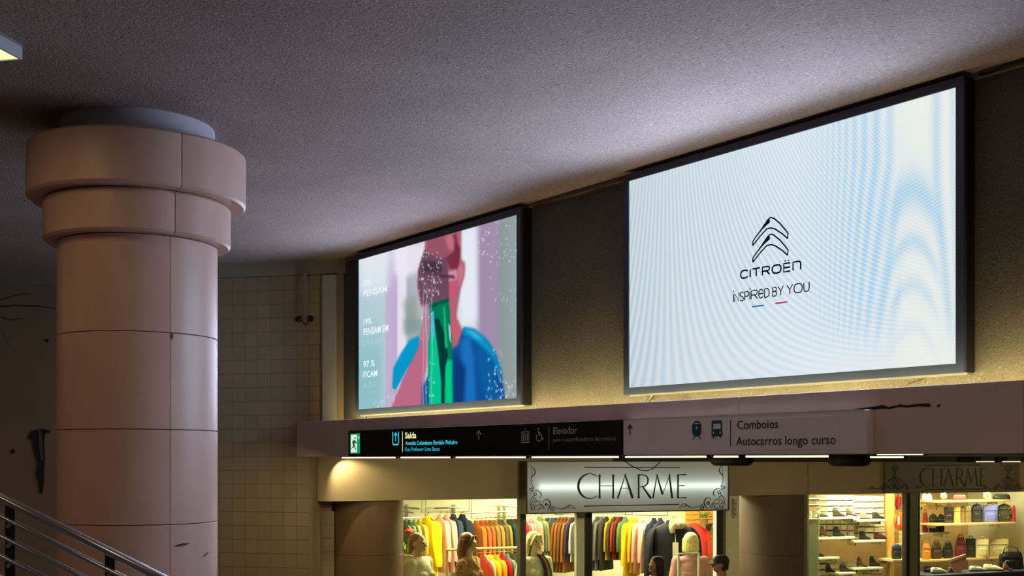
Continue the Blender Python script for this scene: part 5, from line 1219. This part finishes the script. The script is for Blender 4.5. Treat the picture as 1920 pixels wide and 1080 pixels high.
# orange boards, tops and bags at the right of the shoe window
p0, p1 = SF.a(Q(1168,0)[0], 1.3), SF.a(Q(1252,0)[0], 1.3); t = thing('wood_panel', 'upright orange wooden panel right of the shoe boxes', 'wall panel', SF.at((p0+p1)/2, 1.3, 0)); w = (p1-p0)/2
MB().box((-w, 0, 0), (w, .05, ZL+.1), bev=.003).build('board', mat('orange_board', (212,160,84), rough=.5, var=.1), t)
for s_ in (-.5, .6): MB().box((w*s_-.004, -.003, 0), (w*s_+.004, .001, ZL+.1)).build('groove_strip', M_wood, t)
otop = garment('shirt', (214,90,46), *Q(1330, 330), 1.12, FACE+.2, 'orange top with a white tag right of the orange wooden panel', 'tops by the shoe window', .46, 'top')
bpy.context.view_layer.update(); MB().tube([(.015,0,.07), (.015,0,(ZL+.285-otop.matrix_world[2][3])/.46)], .006, 6).build('hanging_cord', M_hang, otop); p = SF.p(*Q(1303, 420), 1.08); o = MB().box((-.018,-.003,-.06), (.018,.003,.06), bev=.001).build('price_tag', MATS['tag_white'], otop, otop.matrix_world.inverted() @ SF.M @ Matrix.Translation(p)); o['label'] = 'white price tag'
garment('slim', (60,124,70), *Q(1402, 350), 1.4, FACE+.9, 'narrow green top behind the orange top near the window post', 'tops by the shoe window', .42, 'top')
garment('slim', (130,30,34), *Q(1298, 120), 1.4, FACE+.9, 'dark red top high up beside the orange wooden panel', 'tops by the shoe window', .36, 'top')

def bag_meshes(kind):
    """unit bag: width 1 (x), height 1 (z), depth .35"""
    mb = MB(); mb.smooth = True
    pr = {'tote': ((0,.44,.15),(.03,.48,.17),(.5,.49,.15),(.97,.5,.11),(1,.49,.10)), 'pack': ((0,.40,.16),(.06,.48,.2),(.5,.5,.2),(.8,.46,.17),(.94,.34,.12),(1,.18,.06)), 'hand': ((0,.46,.18),(.06,.5,.2),(.6,.48,.17),(.92,.42,.12),(1,.36,.06)), 'slouch': ((0,.34,.14),(.08,.45,.2),(.4,.5,.2),(.75,.40,.14),(.95,.30,.09),(1,.2,.05))}[kind]
    mb.rings([[(x*(1+.02*math.sin(9*z)), y, z) for x, y in sup(w, d, 18, 3.2 if kind in ('tote','hand') else 2.6)] for z, w, d in pr]); body = mb.mesh('bag_body')
    h = MB(); h.smooth = True
    if kind in ('tote', 'slouch'):
        for y in (-.1, .1): h.tube([(-.22,y,.93), (-.2,y,1.04), (-.08,y,1.13), (.08,y,1.13), (.2,y,1.04), (.22,y,.93)], .018, 6)
    elif kind == 'pack': h.tube([(-.08,0,.96), (-.06,0,1.07), (.06,0,1.07), (.08,0,.96)], .02, 6)
    else: h.tube([(-.3,0,.95), (-.25,0,1.2), (0,0,1.3), (.25,0,1.2), (.3,0,.95)], .022, 6)
    pk = MB(); pk.smooth = True; f = {'tote':.13,'pack':.17,'hand':.165,'slouch':.17}[kind]
    pk.box((-.28,-f-.05,.12), (.28,-f+.02,.5), bev=.03)
    z = MB(); z.box((-.4,-f-.02,.68), (.4,-f+.03,.70)); return body, h.mesh('handle'), pk.mesh('pocket'), z.mesh('zip')
BM = {k: bag_meshes(k) for k in ('tote', 'pack', 'hand', 'slouch')}
def Q2(cx_, cy): return 1680+cx_/4.908, 860+cy/4.908
def bag(kind, rgb, x0, x1, top, base, b, label, group, q=Q2, rough=.5, m=None, rz=0, name='handbag'):
    px, py = q((x0+x1)/2, base); p = SF.p(px, py, b); p.z = snap(p.x, b, p.z); s_ = abs(q(x1,0)[0]-q(x0,0)[0])/F*SF.t(px, b); hz_ = (q(0,base)[1]-q(0,top)[1])/F*SF.t(px, b)
    if kind in ('tote','slouch','hand'): hz_ /= 1.0
    t = thing(name, label, 'bag', SF.at(p.x, p.y, p.z, FACE+rz) @ Matrix.Diagonal((s_, min(s_, .3)*1.0, hz_, 1)), group)
    m_ = m or mat('bagskin_%d_%d_%d' % rgb, rgb, rough=rough, var=.08, vscale=10); B_ = BM[kind]
    link('bag_body', B_[0], m_, t); link('handle', B_[1], m_, t); link('pocket', B_[2], m_, t); link('zip', B_[3], M_chrome, t); return t
shelf(1238, 1450, 888, .92, .36, 'shelf under the two hanging bags beside the shoe window', M_wood)
shelf(1262, 1412, 694, 1.36, .25, 'short wooden shelf carrying the beige carton', M_wood)
bag('pack', (34,40,52), 1216, 1340, 700, 880, 1.0, 'dark blue bag hanging low before the orange wooden panel', 'bags beside the shoes', Q, name='shoulder_bag')
bag('tote', (132,88,70), 1338, 1412, 705, 880, 1.06, 'brown bag behind the dark blue one beside the window post', 'bags beside the shoes', Q, name='shoulder_bag')
p0 = SF.p(*Q(1312, 690), 1.37); p1 = SF.p(*Q(1412, 548), 1.37); p0.z = snap(p0.x+.05, 1.4, p0.z); t = thing('storage_box', 'beige carton between the orange top and the brown bag', 'box', SF.at((p0.x+p1.x)/2, 1.38, p0.z)); w = (p1.x-p0.x)/2; h = p1.z-p0.z
MB().box((-w,0,0), (w,.2,h*.8), bev=.004).build('carton', mat('beige_carton', (190,160,104), rough=.7), t); MB().box((-w-.004,-.004,h*.8), (w+.004,.204,h)).build('lid', MATS['beige_carton'], t)
# bag window
bB = 1.15; GB = 'bags in the right window'
shelf(360, 1062, 388, bB, .35, 'top wooden shelf in the bag window', M_wood, q=Q2); shelf(380, 1104, 602, bB-.05, .4, 'middle wooden shelf with the purple-blue and floral bags', M_wood, q=Q2)
shelf(262, 430, 430, bB+.35, .3, 'short wooden shelf at upper left of the bag window', M_wood, q=Q2); shelf(236, 492, 684, bB+.3, .3, 'pale shelf with the red and dark backpacks', M_shelf, q=Q2); shelf(236, 1046, 936, bB, .4, 'long lower shelf with totes in the bag window', M_wood, q=Q2)
def bow(cx_, cy, w, h, rgb, label):
    p = SF.p(*Q2(cx_, cy), bB+.1); p.z += .02; k = 1/4.908/F*SF.t(Q2(cx_,0)[0], bB); t = thing('gift_bow', label, 'bow', SF.at(p.x, p.y, p.z, FACE), 'silver bows on the top shelf'); m_ = mat('bow_%d' % cx_, rgb, rough=.3, metal=.3, var=.25, vscale=20)
    for i in range(6):
        a = i*PI/3+.3; c = Vector((math.cos(a), 0, math.sin(a)))*w*k*.25; MB().ell(c+Vector((0,-.02*(i%2),h*k*.5)), (w*k*.2,.03,h*k*.2), 10, 6).build('loop', m_, t, smooth=True)
    MB().ell((0,-.03,h*k*.5), (.015,.02,.015), 8, 6).build('knot', m_, t)
bow(436, 388, 76, 70, (190,192,160), 'silver-green bow at the left end of the top bag shelf'); bow(838, 388, 100, 74, (186,188,150), 'large silver bow on the top bag shelf, above the purple-blue bag')
wb = bag('hand', (226,220,214), 236, 330, 332, 384, bB+.3, 'white glossy bag hanging at the upper left of the bag window', GB); bpy.context.view_layer.update(); MB().tube([(0,0,1.28), (0,0,(ZL+.285-wb.matrix_world[2][3])/wb.matrix_world[2][2])], .03, 6).build('hanging_cord', M_hang, wb); bag('hand', (112,60,54), 520, 645, 338, 386, bB+.1, 'maroon bag on the top shelf between the two silver bows', GB); bag('hand', (40,38,34), 896, 1050, 340, 386, bB+.1, 'flat black bag at the right end of the top shelf', GB)
bag('tote', (48,42,38), 440, 530, 450, 600, bB+.08, 'glossy dark bag, first on the middle shelf', GB, rough=.2); bag('tote', (206,186,90), 532, 592, 452, 600, bB+.1, 'pale yellow bag beside the glossy dark bag', GB); bag('pack', (126,92,70), 590, 640, 450, 600, bB+.1, 'narrow brown bag right of the pale yellow bag', GB); bag('pack', (112,98,54), 637, 694, 448, 600, bB+.05, 'olive brown shiny bag with a metal clasp on the middle shelf', GB, rough=.25)
bag('pack', (34,34,34), 690, 800, 436, 602, bB+.08, 'black backpack left of the purple-blue bag', GB, name='backpack'); bag('tote', (104,106,170), 802, 936, 450, 604, bB+.05, 'purple-blue bag with a small red motif on the middle shelf', GB)
M_flo = mat('floral_bag', (60,58,40), rough=.6, var=0)
fl_ = bag('pack', (60,58,40), 930, 1066, 446, 606, bB+.08, 'round dark bag with red flowers at the right of the middle shelf', GB, m=M_flo)
rg = np.random.RandomState(4)
for i in range(12):
    x, z = rg.uniform(-.4,.4), rg.uniform(.1,.8); MB().ell((x,-.2*math.sqrt(max(.05,1-(x/.5)**2))-.012, z), (.05,.03,.035), 7, 4).build('flower_print', cloth((196,60,44)) if i % 2 else cloth((150,150,110)), fl_, smooth=True)
bag('pack', (170,44,36), 1066, 1100, 456, 604, bB+.02, 'narrow red bag against the cream wall', GB)
bag('slouch', (154,36,44), 240, 298, 500, 682, bB+.4, 'red backpack at the left of the bag window', GB, name='backpack'); bag('pack', (52,56,50), 300, 384, 518, 682, bB+.4, 'dark grey-green backpack right of the red backpack', GB, name='backpack'); bag('pack', (40,38,38), 380, 446, 520, 682, bB+.4, 'black backpack at the end of the pale shelf', GB, name='backpack')
bag('slouch', (198,128,40), 236, 322, 786, 934, bB+.1, 'orange-tan bag at the left end of the lower shelf', GB); bag('slouch', (72,50,36), 318, 424, 780, 930, bB+.12, 'dark brown slouchy bag right of the orange-tan bag', GB); bag('slouch', (46,40,34), 424, 528, 785, 926, bB+.14, 'blackish slouchy bag left of the burgundy bag', GB)
bag('slouch', (106,34,34), 540, 648, 740, 930, bB+.1, 'burgundy leather bag on the lower shelf', GB); bag('tote', (44,42,40), 642, 732, 752, 928, bB+.1, 'black tote with raised handles on the lower shelf', GB); bag('tote', (214,196,140), 726, 852, 766, 934, bB+.05, 'cream tote beside the black tote', GB); bag('tote', (206,186,126), 850, 1036, 772, 934, bB+.08, 'wide cream bag at the right end of the lower shelf', GB)
# dark counter with shoes and clutch in front
y_t = SF.z(*Q2(700, 1046), .55); a0, a1 = SF.a(Q2(240,0)[0], .55), SF.a(1960, .55)
t = thing('counter', 'black display counter across the bag window', 'counter', SF.at((a0+a1)/2, .45, 0)); w = (a1-a0)/2
MB().box((-w, 0, .06), (w, .5, y_t-.03)).build('body', M_black, t); MB().box((-w-.01, -.02, y_t-.03), (w+.01, .52, y_t), bev=.004).build('counter_top', M_navy, t); MB().box((-w+.04, .03, 0), (w-.04, .47, .06)).build('plinth', M_postd, t)
GS = 'shoes on the black counter'
q3 = lambda x, y: Q2(x, y)
for (kd, rgb, cx_, w_, h_, b, lab, rz) in (('low',(206,204,186),390,150,64,.62,'white sneaker at the left of the black counter',.3),('low',(196,198,176),752,160,56,.64,'grey-white sneaker in the middle of the counter',.2),('low',(222,206,160),895,170,66,.62,'cream sneaker with yellow detail on the counter',-.2),('heel',(150,92,60),1030,90,72,.50,'tan heeled shoe on the counter beside the black handbag',0),('low',(104,96,88),520,90,50,.7,'grey shoe right of the white sneaker on the counter',.4)):
    shoe(kd, rgb, cx_, 1046, w_, h_, b, lab, Q2, 4.908, False, GS, None, rz)
    bpy.context.view_layer.update()
for o in [o for o in COL.objects if o.get('group') == GS]: mm = o.matrix_world.copy(); mm[2][3] = y_t; o.matrix_world = mm
hb_ = bag('hand', (30,32,30), 940, 1172, 872, 1030, .74, 'large glossy black handbag on the counter at the right edge', GB, rough=.15); bpy.context.view_layer.update(); mm = hb_.matrix_world.copy(); mm[2][3] = y_t+.002; hb_.matrix_world = mm
bag('tote', (26,26,26), 252, 330, 990, 1046, .75, 'small black bag behind the white sneaker on the counter', GB, rough=.3)
# brown fan-shaped clutch
p = SF.p(*Q2(585, 1046), .58); k = 1/4.908/F*SF.t(1800, .58)
t = thing('clutch_bag', 'brown and pink fan-shaped folded bag on the black counter', 'bag', SF.at(p.x, .60, y_t, FACE), None)
MB().poly([(-95*k,115*k),(-40*k,135*k),(70*k,170*k),(68*k,60*k),(20*k,0),(-30*k,0)], .05).build('bag_body', mat('pinkish_leather', (158,104,76), rough=.5), t); MB().poly([(-95*k,115*k),(60*k,168*k),(60*k,150*k),(-80*k,98*k)], .012, y=-.012).build('flap', mat('pink_leather', (196,140,112), rough=.5), t)
# stickers of the cream wall: two peg holes
# ------------------------------------------------------------------ steel handrail at lower left
zr = 6.1
def rp(px, py, dz=0): return Vector(((px-CX)/F*(zr+dz), zr+dz, EYE+(HZ-py)/F*(zr+dz)))
A_ = rp(0, 925); t = thing('stair_railing', 'brushed steel stair railing with parallel bars descending at lower left', 'railing', CF.M @ Matrix.Translation(A_))
M_steel = mat('brushed_steel', (190,192,204), rough=.28, metal=1, var=.05, vscale=3)
def bar(x0, y0, x1, r, nm='rail_bar', dz=0):
    MB().tube([rp(x0, y0, dz)-A_, rp(x1, y0+.5*(x1-x0), dz)-A_], r, 16).build(nm, M_steel, t, smooth='all')
bar(-520, 932-260, 560, .024, 'handrail')
for y0 in (967, 1004, 1041, 1078, 1115): bar(-500, y0-250, 540, .0155, 'rail_bar', .03)
for i, px in enumerate((-360, -172, 15, 203, 391)):
    ytop = 932+.5*px+6; p = rp(px, ytop)-A_; w_ = .026
    MB().box((p.x-w_, -.008+.03, p.z-1.15), (p.x+w_, .03, p.z+.0), bev=.002).build('post', mat('post_steel', (46,46,50), rough=.45, metal=.6, var=0), t)
    for j in range(5):
        q_ = rp(px, ytop+41+37*j)-A_; MB().tube([(q_.x, -.03+.03, q_.z), (q_.x, .012+.03, q_.z)], .012, 8).build('fixing', M_steel, t)
# stairs under and before the railing, with the landing the view is taken from
st_ = MB(); sl = .5; n = 16
zA = rp(0, 932).z-.95
x = rp(-500, 0).x; z = zA+.5*(-x+rp(0,0).x)
steps = bpy.data.objects.new('stairs', None); COL.objects.link(steps); steps.matrix_world = CF.M; steps['kind'] = 'structure'; k = 0
while z > .17 and k < 16:
    MB().box((x, zr-1.5, max(0, z-.6)), (x+.32, zr+.1, z)).build('step', M_floor, steps); x += .30; z -= .15; k += 1
MB().box((-6.5, -1.2, EYE-1.75), (1.2, 1.0, EYE-1.65)).build('landing', M_floor, steps)
